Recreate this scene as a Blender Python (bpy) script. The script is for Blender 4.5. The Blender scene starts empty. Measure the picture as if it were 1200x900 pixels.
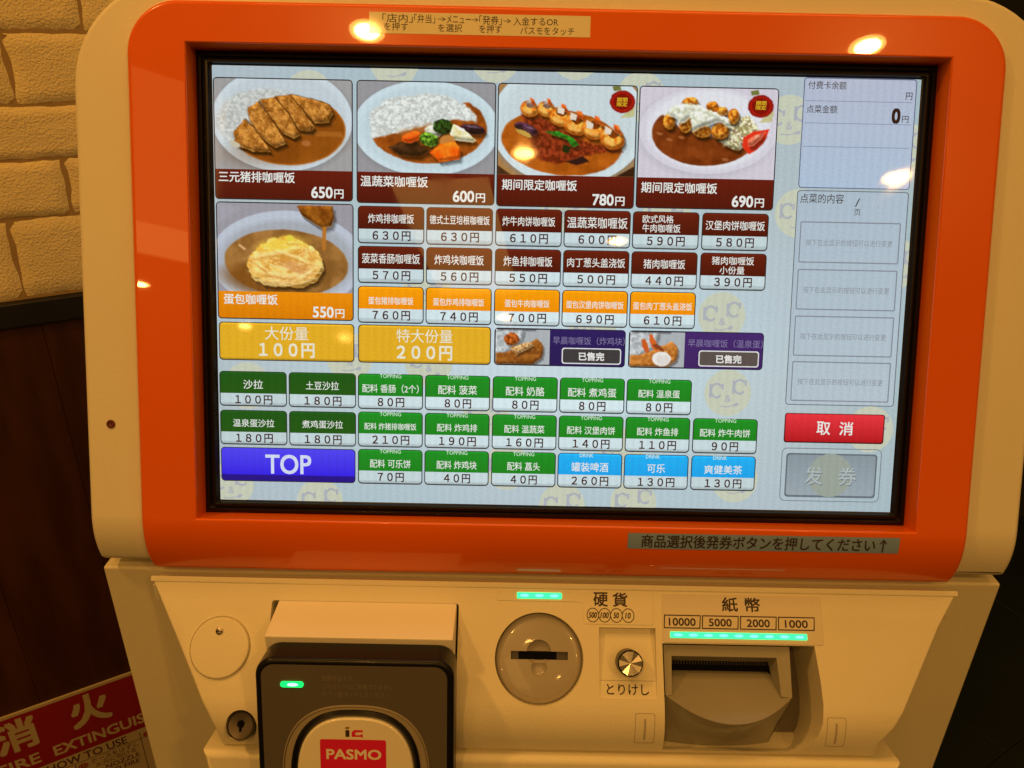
import bpy, bmesh, math, random
import numpy as np
from mathutils import Matrix, Vector
random.seed(7); rng = np.random.default_rng(7)
C = bpy.context.scene.collection
scene = bpy.context.scene
R = math.radians
Z0 = 1.2                                   # screen centre stands 1.2 m above the floor

# ------------------------------------------------------------------ camera
def cam_basis(p, r, y):
    f = Vector((math.sin(y)*math.cos(p), math.cos(y)*math.cos(p), -math.sin(p)))
    rt = Vector((math.cos(y), -math.sin(y), 0)); up = rt.cross(f)
    return rt*math.cos(r)+up*math.sin(r), up*math.cos(r)-rt*math.sin(r), f
rt, up_, fw = cam_basis(.44471671, .0207607, .00247513)
cam = bpy.data.objects.new('camera', bpy.data.cameras.new('camera')); C.objects.link(cam)
cam.matrix_world = Matrix((( rt.x, up_.x, -fw.x, -.0338981), (rt.y, up_.y, -fw.y, -.50498852),
                           (rt.z, up_.z, -fw.z, .17216784+Z0), (0, 0, 0, 1)))
cam.data.sensor_width = 36; cam.data.lens = 27; cam.data.clip_start = .02; cam.data.clip_end = 60
scene.camera = cam

# ------------------------------------------------------------------ light
scene.view_settings.view_transform = 'Standard'; scene.view_settings.look = 'None'
scene.view_settings.exposure = 0; scene.view_settings.gamma = 1
w = bpy.data.worlds.new('World'); scene.world = w; w.use_nodes = True
bg = w.node_tree.nodes['Background']; bg.inputs[0].default_value = (1, .5, .11, 1); bg.inputs[1].default_value = .16
WARM = (1, .475, .10)
def lamp(x, y, z, size, power, col=WARM, name='ceiling_downlight', rot=(0, 0, 0), shape='DISK', sy=None, spread=180):
    l = bpy.data.lights.new(name, 'AREA'); l.shape = shape; l.size = size
    if sy: l.size_y = sy
    l.energy = power; l.color = col; l.spread = R(spread)
    o = bpy.data.objects.new(name, l); C.objects.link(o); o.location = (x, y, z+Z0); o.rotation_euler = rot
    return o
# the ceiling downlights whose reflections the photograph shows
for i, (x, y, k) in enumerate(((-.46, -1.42, 1), (.97, -1.44, 1), (0, -2.05, .28), (1.43, -2.17, 1), (.45, -2.81, .35),
                (-.08, -3.96, .25), (-1.75, -4.24, .2), (-1.15, -4.45, .2), (-2.07, -3.51, .8))):
    lamp(x, y, 1.3, .10, 1.0*k)
    lamp(x, y+.004, 1.296, .07, 5.7*k)
# overhead fills added for brightness, then lit room areas mirrored in the machine
lamp(.1, -.72, 1.32, 1.5, 2.3, name='room_and_fill_light', shape='RECTANGLE', sy=.8)  # soft fill added above, kept out of the reflections
lamp(.1, -.02, 1.32, 1.3, 6.0, name='room_and_fill_light', shape='RECTANGLE', sy=.3)  # fill added to brighten the faces that look up
lamp(-1.42, -2.25, 1.33, .42, 1.7, name='room_and_fill_light', rot=(R(88), 0, R(-32)), shape='RECTANGLE', sy=.75)
lamp(-1.38, -2.22, 1.00, .42, .45, name='room_and_fill_light', rot=(R(88), 0, R(-32)), shape='RECTANGLE', sy=.12)
lamp(-.28, -2.9, 1.31, .42, 3.6, name='room_and_fill_light', rot=(R(8), 0, R(8)), shape='RECTANGLE', sy=1.0)
lamp(-1.05, -.35, 1.3, .13, 9.0, name='ceiling_downlight')  # extra spot added to brighten the brick wall

# ------------------------------------------------------------------ helpers
WORLD = {}
def frame(o, x, y, z):
    return Matrix(((x[0], y[0], z[0], o[0]), (x[1], y[1], z[1], o[1]), (x[2], y[2], z[2], o[2]), (0, 0, 0, 1)))
def link(o, M, parent=None):
    C.objects.link(o); WORLD[o.name] = M.copy()
    if parent is not None:
        o.parent = parent; o.matrix_local = WORLD[parent.name].inverted() @ M
    else: o.matrix_world = M
    return o
def thing(name, label, cat, loc, group=None):
    o = bpy.data.objects.new(name, None); o.empty_display_size = .1
    link(o, Matrix.Translation(loc)); o['label'] = label; o['category'] = cat
    if group: o['group'] = group
    return o
def from_bm(name, bm, mats, M, parent=None, smooth=None, label=None, weighted=True):
    bmesh.ops.recalc_face_normals(bm, faces=bm.faces)
    me = bpy.data.meshes.new(name); bm.to_mesh(me); bm.free()
    for m in (mats if isinstance(mats, (list, tuple)) else [mats]): me.materials.append(m)
    if smooth:
        me.shade_smooth(); me.set_sharp_from_angle(angle=R(smooth))
    o = bpy.data.objects.new(name, me); link(o, M, parent)
    if smooth and weighted:
        md = o.modifiers.new('weighted', 'WEIGHTED_NORMAL'); md.keep_sharp = True; md.weight = 100; md.thresh = .001
    if label: o['label'] = label
    return o

def srgb(c):
    c = np.asarray(c, float)/255.
    return np.where(c <= .04045, c/12.92, ((c+.055)/1.055)**2.4)

# ------------------------------------------------------------------ materials
def mat(name, col, rough=.5, metal=0, spec=.5, coat=0, bump=0, bscale=200, var=0, vscale=6, emit=None, es=1, coat_rough=.05, stretch=(1, 1, 1)):
    m = bpy.data.materials.new(name); m.use_nodes = True; nt = m.node_tree; N = nt.nodes; L = nt.links
    b = N['Principled BSDF']
    b.inputs['Base Color'].default_value = (*col, 1); b.inputs['Roughness'].default_value = rough
    b.inputs['Metallic'].default_value = metal; b.inputs['Specular IOR Level'].default_value = spec
    b.inputs['Coat Weight'].default_value = coat; b.inputs['Coat Roughness'].default_value = coat_rough
    tc = N.new('ShaderNodeTexCoord'); mp = N.new('ShaderNodeMapping'); mp.inputs['Scale'].default_value = stretch
    L.new(tc.outputs['Object'], mp.inputs[0])
    if var:
        n = N.new('ShaderNodeTexNoise'); n.inputs['Scale'].default_value = vscale; n.inputs['Detail'].default_value = 6
        L.new(mp.outputs[0], n.inputs[0])
        mx = N.new('ShaderNodeMix'); mx.data_type = 'RGBA'
        mx.inputs[6].default_value = (*[c*(1-var) for c in col], 1); mx.inputs[7].default_value = (*[min(1, c*(1+var)) for c in col], 1)
        L.new(n.outputs['Fac'], mx.inputs[0]); L.new(mx.outputs[2], b.inputs['Base Color'])
        mr = N.new('ShaderNodeMapRange'); mr.inputs[3].default_value = rough*.8; mr.inputs[4].default_value = min(1, rough*1.25)
        L.new(n.outputs['Fac'], mr.inputs[0]); L.new(mr.outputs[0], b.inputs['Roughness'])
    if bump:
        n2 = N.new('ShaderNodeTexNoise'); n2.inputs['Scale'].default_value = bscale; n2.inputs['Detail'].default_value = 3
        L.new(mp.outputs[0], n2.inputs[0])
        bp = N.new('ShaderNodeBump'); bp.inputs['Strength'].default_value = bump; bp.inputs['Distance'].default_value = .001
        L.new(n2.outputs['Fac'], bp.inputs['Height']); L.new(bp.outputs[0], b.inputs['Normal'])
    if emit is not None:
        b.inputs['Emission Color'].default_value = (*emit, 1); b.inputs['Emission Strength'].default_value = es
    return m
M_ORANGE = mat('orange_gloss', (.79, .127, .001), .26, coat=.6, var=.03, vscale=9, spec=.2, coat_rough=.02)
M_CREAM = mat('cream_plastic', (.76, .71, .56), .38, spec=.4, var=.04, vscale=7, bump=.25, bscale=1500)
M_CREAM2 = mat('cream_panel_plastic', (.74, .69, .53), .42, spec=.4, var=.05, vscale=11, bump=.3, bscale=1400)
M_WHITE = mat('white_reader_plastic', (.82, .78, .70), .5, spec=.4, var=.03, vscale=10, bump=.2, bscale=1500)
M_BLACK = mat('black_gloss', (.006, .006, .007), .28, coat=.05, spec=.25, var=.15)
M_BLACKM = mat('black_matt', (.004, .004, .004), .8, spec=.05)
M_GREY = mat('grey_plastic', (.27, .255, .21), .35, coat=.3, var=.07, vscale=20, bump=.2, bscale=1200)
M_GREYC = mat('coin_grey_plastic', (.34, .31, .27), .3, coat=.35, var=.05, vscale=20)
M_FACE = mat('reader_face', (.105, .092, .080), .4, coat=.2, var=.08, vscale=15)
M_FACETXT = mat('faint_print', (.19, .165, .14), .5)
M_PAD = mat('cream_pad', (.80, .76, .62), .3, coat=.4, var=.03)
M_RED = mat('red_print', (.70, .014, .07), .4, var=.08, vscale=30)
M_CHROME = mat('brushed_chrome', (.62, .58, .52), .22, metal=1, var=.2, vscale=60)
M_STEEL = mat('dull_steel', (.42, .38, .34), .32, metal=1, var=.2, vscale=40)
M_INK = mat('dark_ink', (.035, .02, .016), .6)
M_TAPE = mat('clear_label_tape', (.21, .33, .60), .25, coat=.5, var=.08, vscale=30)
M_PAPER = mat('cream_paper_label', (.78, .72, .50), .45, coat=.3, var=.06, vscale=30)
M_LED = mat('green_led', (.02, .2, .1), .4, emit=tuple(srgb((30, 255, 150))), es=1.7)
M_LEDC = mat('green_led_core', (.02, .2, .1), .4, emit=tuple(srgb((115, 255, 215))), es=1.5)
M_LEDR = mat('reader_led', (.02, .2, .1), .4, emit=tuple(srgb((0, 255, 110))), es=1.5)
M_LEDRC = mat('reader_led_core', (.02, .2, .1), .4, emit=tuple(srgb((180, 255, 215))), es=1.8)
M_HOLE = mat('screw_hole_rust', (.12, .02, .012), .6)

def display_material():
    m = bpy.data.materials.new('lcd_picture'); m.use_nodes = True; N = m.node_tree.nodes; L = m.node_tree.links
    b = N['Principled BSDF']; b.inputs['Base Color'].default_value = (.012, .012, .012, 1)
    b.inputs['Roughness'].default_value = .02; b.inputs['Specular IOR Level'].default_value = .55
    a = N.new('ShaderNodeAttribute'); a.attribute_name = 'Col'
    tc = N.new('ShaderNodeTexCoord')
    # pixel columns of the panel
    wv = N.new('ShaderNodeTexWave'); wv.bands_direction = 'X'; wv.inputs['Scale'].default_value = 1/(2*math.pi)*(2*math.pi/.00085)/ 20*1.0
    L.new(tc.outputs['Object'], wv.inputs[0])
    ns = N.new('ShaderNodeTexNoise'); ns.inputs['Scale'].default_value = 700; ns.inputs['Detail'].default_value = 1
    L.new(tc.outputs['Object'], ns.inputs[0])
    mr = N.new('ShaderNodeMapRange'); mr.inputs[3].default_value = .97; mr.inputs[4].default_value = 1.02
    L.new(wv.outputs['Fac'], mr.inputs[0])
    mr2 = N.new('ShaderNodeMapRange'); mr2.inputs[1].default_value = .3; mr2.inputs[2].default_value = .7; mr2.inputs[3].default_value = .95; mr2.inputs[4].default_value = 1.05
    L.new(ns.outputs['Fac'], mr2.inputs[0])
    mu = N.new('ShaderNodeMath'); mu.operation = 'MULTIPLY'; L.new(mr.outputs[0], mu.inputs[0]); L.new(mr2.outputs[0], mu.inputs[1])
    sm = N.new('ShaderNodeTexNoise'); sm.inputs['Scale'].default_value = 16; sm.inputs['Detail'].default_value = 5; sm.inputs['Distortion'].default_value = 1.2
    L.new(tc.outputs['Object'], sm.inputs[0]); mr3 = N.new('ShaderNodeMapRange'); mr3.inputs[1].default_value = .45; mr3.inputs[2].default_value = .75; mr3.inputs[3].default_value = .015; mr3.inputs[4].default_value = .09
    L.new(sm.outputs['Fac'], mr3.inputs[0]); L.new(mr3.outputs[0], b.inputs['Roughness'])
    L.new(a.outputs['Color'], b.inputs['Emission Color']); L.new(mu.outputs[0], b.inputs['Emission Strength'])
    m.cycles.emission_sampling = 'NONE'
    return m
M_LCD = display_material()

# ------------------------------------------------------------------ lettering
_cache = {}
def text_geo(s, bold=0., align='CENTER'):
    k = (s, bold, align)
    if k in _cache: return _cache[k]
    c = bpy.data.curves.new('lettering', 'FONT'); c.body = s; c.resolution_u = 4 if len(s) < 4 else 3; c.offset = bold; c.align_x = align; c.space_line = .95
    o = bpy.data.objects.new('lettering', c); C.objects.link(o)
    dg = bpy.context.evaluated_depsgraph_get(); m = bpy.data.meshes.new_from_object(o.evaluated_get(dg))
    v = np.array([(p.co.x, p.co.y) for p in m.vertices]); f = [tuple(p.vertices) for p in m.polygons]
    # faces may face down; turn them up
    g = []
    for q in f:
        a = sum(v[q[i]][0]*v[q[(i+1) % len(q)]][1]-v[q[(i+1) % len(q)]][0]*v[q[i]][1] for i in range(len(q)))
        g.append(q if a > 0 else q[::-1])
    lo, hi = v.min(0), v.max(0); v = (v-lo)/(hi-lo)
    asp = (hi-lo)[0]/(hi-lo)[1]
    bpy.data.objects.remove(o); bpy.data.curves.remove(c); bpy.data.meshes.remove(m)
    _cache[k] = (v, g, asp); return _cache[k]

class Flat:
    """flat print: polygons at small heights above a plane, own colour per vertex or material slot"""
    def __init__(s, unit=1., fx=None): s.v = []; s.f = []; s.c = []; s.m = []; s.fx = fx or (lambda x, y: (x, y)); s.bend = None
    def add(s, pts, faces, z, col=None, mi=0):
        n = len(s.v)
        for i, p in enumerate(pts):
            x, y = s.fx(p[0], p[1]); s.v.append((x, y, z))
            cc = (1, 1, 1) if col is None else (col if np.ndim(col) == 1 else col[i])
            s.c.append((*cc, 1))
        for q in faces: s.f.append(tuple(n+i for i in q)); s.m.append(mi)
    def rect(s, x0, y0, x1, y1, z, col=None, mi=0): s.add([(x0, y0), (x1, y0), (x1, y1), (x0, y1)], [(0, 1, 2, 3)], z, col, mi)
    def poly(s, pts, z, col=None, mi=0): s.add(pts, [tuple(range(len(pts)))], z, col, mi)
    def disc(s, cx, cy, r, z, col=None, mi=0, ry=None, n=32): s.poly([(cx+r*math.cos(2*math.pi*i/n), cy+(ry or r)*math.sin(2*math.pi*i/n)) for i in range(n)], z, col, mi)
    def ring(s, outer, inner, z, col=None, mi=0):
        n = len(outer); s.add(outer+inner, [(i, (i+1) % n, n+(i+1) % n, n+i) for i in range(n)], z, col, mi)
    def text(s, t, x0, y0, x1, y1, z, col=None, bold=0., mi=0, align='CENTER', shear=0):
        """fit the lettering into the box; y0 is the TOP edge in the flat's own y direction; bold = stroke growth in glyph heights"""
        v, g, asp = text_geo(t, 0., align)
        lines = t.count('\n')+1; b = bold*abs(y1-y0)/lines
        sh = [(0, 0)] if b == 0 else [(-b, -b), (b, b), (b, -b), (-b, b)]
        sx = 1 if x1 > x0 else -1
        for k, (dx, dy) in enumerate(sh):
            pts = [(x0+sx*b+(x1-x0-2*sx*b)*(a[0]+shear*a[1])+dx, y1+(y0-y1)*a[1]+dy) for a in v]
            s.add(pts, g, z+k*s.zs, col, mi)
    zs = .000004
    def build(s, name, mats, M, parent=None, label=None):
        me = bpy.data.meshes.new(name)
        v = s.v if s.bend is None else [s.bend(*p) for p in s.v]
        me.from_pydata(v, [], s.f)
        at = me.color_attributes.new('Col', 'FLOAT_COLOR', 'POINT'); at.data.foreach_set('color', np.array(s.c, 'f').ravel())
        for m in (mats if isinstance(mats, (list, tuple)) else [mats]): me.materials.append(m)
        me.polygons.foreach_set('material_index', s.m)
        # every face looks up (+z)
        me.update(); bm = bmesh.new(); bm.from_mesh(me)
        bmesh.ops.reverse_faces(bm, faces=[f for f in bm.faces if f.normal.z < 0]); bm.to_mesh(me); bm.free()
        o = bpy.data.objects.new(name, me); link(o, M, parent)
        if label: o['label'] = label
        return o
def rr(x0, y0, x1, y1, r, n=5):
    p = []
    for cx, cy, a in ((x1-r, y1-r, 0), (x0+r, y1-r, 90), (x0+r, y0+r, 180), (x1-r, y0+r, 270)):
        for i in range(n+1):
            t = R(a+90*i/n); p.append((cx+r*math.cos(t), cy+r*math.sin(t)))
    return p

# ------------------------------------------------------------------ frames (metres; parts are written in mm and scaled)
LEAN = .33963164
UPV = Vector((0, math.sin(LEAN), math.cos(LEAN))); NS = Vector((0, -math.cos(LEAN), math.sin(LEAN))); XV = Vector((1, 0, 0))
MM = Matrix.Scale(.001, 4)
FS = frame((0, 0, Z0), XV, UPV, NS)                                  # screen frame: x right, y up the screen, z towards the viewer
def pframe(o, elev):                                                 # a sloping panel: x right, y DOWN the slope is -y
    a = R(elev); n = Vector((0, -math.cos(a), math.sin(a))); u = Vector((0, math.sin(a), math.cos(a)))
    return frame(o, XV, u, n)
FP = pframe((0, -.069, -.197+Z0), 40)
YF, ZT = -.134, -.207
FR = pframe((0, YF, ZT+Z0), 15)

machine = thing('ticket_machine', 'orange and cream touchscreen meal ticket vending machine with a menu of curry buttons', 'ticket machine', (0, .05, 0))

# ------------------------------------------------------------------ head of the machine
V0, RB = -.158, .060
def drop(v):
    t = max(0., V0-v); return RB-math.sqrt(max(1e-9, RB*RB-t*t)) if t < RB*.97 else RB-math.sqrt(RB*RB*(1-.97**2))
def bend_bm(bm):
    for k in range(14):
        v = V0-.0001-k*.0034
        bmesh.ops.bisect_plane(bm, geom=bm.verts[:]+bm.edges[:]+bm.faces[:], plane_co=(0, v, 0), plane_no=(0, 1, 0))
    for vt in bm.verts: vt.co.z -= drop(vt.co.y)
def rounded(hx0, hx1, y0, y1, rt_, rb, n=14):
    p = []
    for cx, cy, r, a in ((hx1-rt_, y1-rt_, rt_, 0), (hx0+rt_, y1-rt_, rt_, 90), (hx0+rb, y0+rb, rb, 180), (hx1-rb, y0+rb, rb, 270)):
        for i in range(n+1):
            t = R(a+90*i/n); p.append((cx+r*math.cos(t), cy+r*math.sin(t)))
    return p
def frame_solid(outer, inner, z0, z1, bev_o, bev_i, seg=4):
    """plate with an opening: outer / inner loops (x, y), both anticlockwise, split down the middle"""
    bm = bmesh.new()
    def split(loop, right):
        pts = []
        n = len(loop)
        for i in range(n):
            a, b = loop[i], loop[(i+1) % n]
            if (a[0] >= 0) == right: pts.append(a)
            if (a[0] >= 0) != (b[0] >= 0):
                t = a[0]/(a[0]-b[0]); pts.append((0., a[1]+t*(b[1]-a[1])))
        return pts
    for right in (True, False):
        o = split(outer, right); i = split(inner, right)
        def rot(l):   # start at a mid point and run away from the other mid point
            mids = [k for k, p in enumerate(l) if p[0] == 0.]
            k = mids[0] if (mids[1]-mids[0]) != 1 else mids[1]
            return l[k:]+l[:k]
        o = rot(o); i = rot(i)
        face = o+i[::-1]
        vs = [bm.verts.new((x, y, z1)) for x, y in face]; bm.faces.new(vs)
    bmesh.ops.remove_doubles(bm, verts=bm.verts, dist=1e-6)
    bmesh.ops.recalc_face_normals(bm, faces=bm.faces)
    r = bmesh.ops.extrude_face_region(bm, geom=bm.faces[:])
    new = [e for e in r['geom'] if isinstance(e, bmesh.types.BMVert)]
    for v in new: v.co.z = z0
    bmesh.ops.recalc_face_normals(bm, faces=bm.faces)
    xi = max(abs(p[0]) for p in inner)+.001; yi = max(abs(p[1]) for p in inner)+.001
    def sel(isin):
        out = []
        for e in bm.edges:
            if all(abs(v.co.z-z1) < 1e-6 for v in e.verts) and len(e.link_faces) == 2:
                zf = [abs(f.normal.z) for f in e.link_faces]
                if max(zf) > .9 and min(zf) < .1:
                    ins = all(abs(v.co.x) < xi and abs(v.co.y) < yi for v in e.verts)
                    if ins == isin: out.append(e)
        return out
    if bev_i: bmesh.ops.bevel(bm, geom=sel(True), offset=bev_i, segments=3, affect='EDGES', profile=.5)
    if bev_o: bmesh.ops.bevel(bm, geom=sel(False), offset=bev_o, segments=seg, affect='EDGES', profile=.5)
    return bm
inner = [(.2487, .158), (-.2487, .158), (-.2487, -.1583), (.2487, -.1583)]
bm = frame_solid(rounded(-.2875, .2855, -.2005, .1848, .034, .004), inner, -.002, .016, .0035, .0012); bend_bm(bm)
bezel = from_bm('front_bezel', bm, M_ORANGE, FS, machine, 40)
bm = frame_solid(rounded(-.3262, .3250, -.1952, .2005, .070, .003), [(.256, .165), (-.256, .165), (-.256, -.165), (.256, -.165)], -.11, .0095, .004, 0); bend_bm(bm)
housing = from_bm('housing', bm, M_CREAM, FS, machine, 50)
# block joining head and cabinet, black to put the gap's shade in
def box_bm(x0, x1, y0, y1, z0, z1, bev=0, seg=2):
    bm = bmesh.new(); bmesh.ops.create_cube(bm, size=1)
    for v in bm.verts: v.co = ((x0+x1)/2+v.co.x*(x1-x0), (y0+y1)/2+v.co.y*(y1-y0), (z0+z1)/2+v.co.z*(z1-z0))
    if bev: bmesh.ops.bevel(bm, geom=bm.edges[:], offset=bev, segments=seg, affect='EDGES', profile=.5)
    return bm
TZ = Matrix.Translation((0, 0, Z0))
from_bm('gap_shade_block', box_bm(-.30, .30, -.03, .12, -.20, -.16), M_BLACKM, TZ, machine)
# screw hole in the housing, lined with a dark rusty ring
def lathe(profile, n=40, cx=0, cy=0):
    """profile: list of (radius, z); r=0 closes"""
    bm = bmesh.new(); rings = []
    for r_, z in profile:
        if r_ == 0: rings.append([bm.verts.new((cx, cy, z))])
        else: rings.append([bm.verts.new((cx+r_*math.cos(2*math.pi*i/n), cy+r_*math.sin(2*math.pi*i/n), z)) for i in range(n)])
    for a, b in zip(rings, rings[1:]):
        for i in range(n):
            j = (i+1) % n
            if len(a) == 1 and len(b) == 1: continue
            if len(a) == 1: bm.faces.new((a[0], b[j], b[i]))
            elif len(b) == 1: bm.faces.new((a[i], a[j], b[0]))
            else: bm.faces.new((a[i], a[j], b[j], b[i]))
    return bm
sh = from_bm('screw_hole', lathe([(.0030, .0094), (.0030, .0100), (.0023, .0103), (.0020, .0098), (.0006, .0096), (0, .0096)], 24, -.3087, -.0944), M_HOLE, FS, housing, 40)

# black surround of the screen: stepped ring
def ring_profile(prof, cx=0, cy=0, rc=.003):
    bm = bmesh.new(); rings = []
    for hx, hy, z in prof: rings.append([bm.verts.new((cx+x, cy+y, z)) for x, y in rr(-hx, -hy, hx, hy, rc, 3)])
    for a, b in zip(rings, rings[1:]):
        for i in range(len(a)): bm.faces.new((a[i], a[(i+1) % len(a)], b[(i+1) % len(a)], b[i]))
    return bm
bm = ring_profile([(.2490, .1586, -.0015), (.2480, .1572, .0000), (.2468, .1562, .0006), (.2450, .1545, .0006), (.2440, .1535, -.0008), (.2425, .1523, -.0006),
                   (.2412, .1512, .0024), (.2400, .1500, .0022), (.2388, .1494, .0004), (.2370, .1478, -.0003)], rc=.0006)
from_bm('screen_surround', bm, M_BLACK, FS, machine, 35)

# ------------------------------------------------------------------ the display (flat print that shines)
PX = .476/1280
fx = lambda x, y: ((x-640)*PX, (400-y)*PX)
LZ = .00004
def grid(v, y0, y1, n): return
disp = Flat(fx=fx)
BGC = srgb((176, 195, 202))
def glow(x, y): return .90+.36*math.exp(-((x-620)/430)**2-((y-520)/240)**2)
gx, gy = 33, 21; pts = []; cols = []; fcs = []
for j in range(gy):
    for i in range(gx):
        x, y = 1280*i/(gx-1), 800*j/(gy-1); pts.append((x, y))
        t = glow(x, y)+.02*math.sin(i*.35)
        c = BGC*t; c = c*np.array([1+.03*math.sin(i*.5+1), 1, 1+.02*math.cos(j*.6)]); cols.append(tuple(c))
for j in range(gy-1):
    for i in range(gx-1): k = j*gx+i; fcs.append((k, k+1, k+gx+1, k+gx))
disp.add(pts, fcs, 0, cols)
YEL = srgb((194, 200, 180)); GRY = srgb((168, 174, 182))
def clipx(pts):   # keep the watermark inside the lit area
    return [(min(max(x, .5), 1279.5), min(max(y, .5), 799.5)) for x, y in pts]
def emblem(cx, cy, r=44):
    """pale yellow disc with a grey C&C face"""
    disp.poly(clipx([(cx+r*math.cos(2*math.pi*i/36), cy+r*math.sin(2*math.pi*i/36)) for i in range(36)]), LZ, YEL)
    if cy < 10 or cx > 1262: pass
    def arc(x, y, rad, a0, a1, wd):
        n = 14; out = []; inn = []
        for i in range(n+1):
            t = R(a0+(a1-a0)*i/n); out.append((x+(rad+wd/2)*math.cos(t)*.8, y+(rad+wd/2)*math.sin(t))); inn.append((x+(rad-wd/2)*math.cos(t)*.8, y+(rad-wd/2)*math.sin(t)))
        q = clipx(out+inn); disp.add(q, [(i, i+1, n+2+i, n+1+i) for i in range(n)], LZ*2, GRY)
    for sx, dy in ((-21, 2), (22, -6)):
        arc(cx+sx, cy+dy-6, 13, 40, 320, 4.5); 
        q = clipx([(cx+sx+8, cy+dy-18), (cx+sx+13, cy+dy-20), (cx+sx+13, cy+dy-8), (cx+sx+9, cy+dy-8)]); disp.poly(q, LZ*2, GRY)
        q = clipx([(cx+sx-14, cy+dy-18), (cx+sx-9, cy+dy-18), (cx+sx-9, cy+dy+7), (cx+sx-14, cy+dy+7)]); disp.poly(q, LZ*2, GRY)
    if 20 < cy < 782 and cx < 1262: disp.text('&', cx-5, cy+4, cx+7, cy+17, LZ*2, GRY, .01)
    n = 10; o_ = []; i_ = []
    for k in range(n+1):
        t = k/n; x = cx-14+30*t; y = cy+25+3.2*math.sin(t*math.pi)-4*t; o_.append((x, y-1.)); i_.append((x, y+1.))
    disp.add(clipx(o_+i_), [(k, k+1, n+2+k, n+1+k) for k in range(n)], LZ*2, GRY)
    disp.poly(clipx([(cx+17+5*math.cos(a), cy+22+3.4*math.sin(a)-.3*5*math.cos(a)) for a in np.linspace(0, 6.0, 14)]), LZ*2, GRY)
for e in ((940, 432), (958, 576), (979, 742), (788, 790), (329, -12), (190, 800), (1045, 76), (1072, 242), (510, -22), (175, 50), (655, -30), (775, 40),
          (55, 580), (247, 522), (395, 530), (545, 726), (652, 800), (1230, 640), (1258, 120), (1262, 330), (1110, 410), (20, 770), (640, 240), (830, 243), (390, 388), (700, 455), (505, 620), (760, 690)):
    emblem(*e)
display = disp.build('display', M_LCD, FS, machine)
ZB = LZ*3

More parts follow.
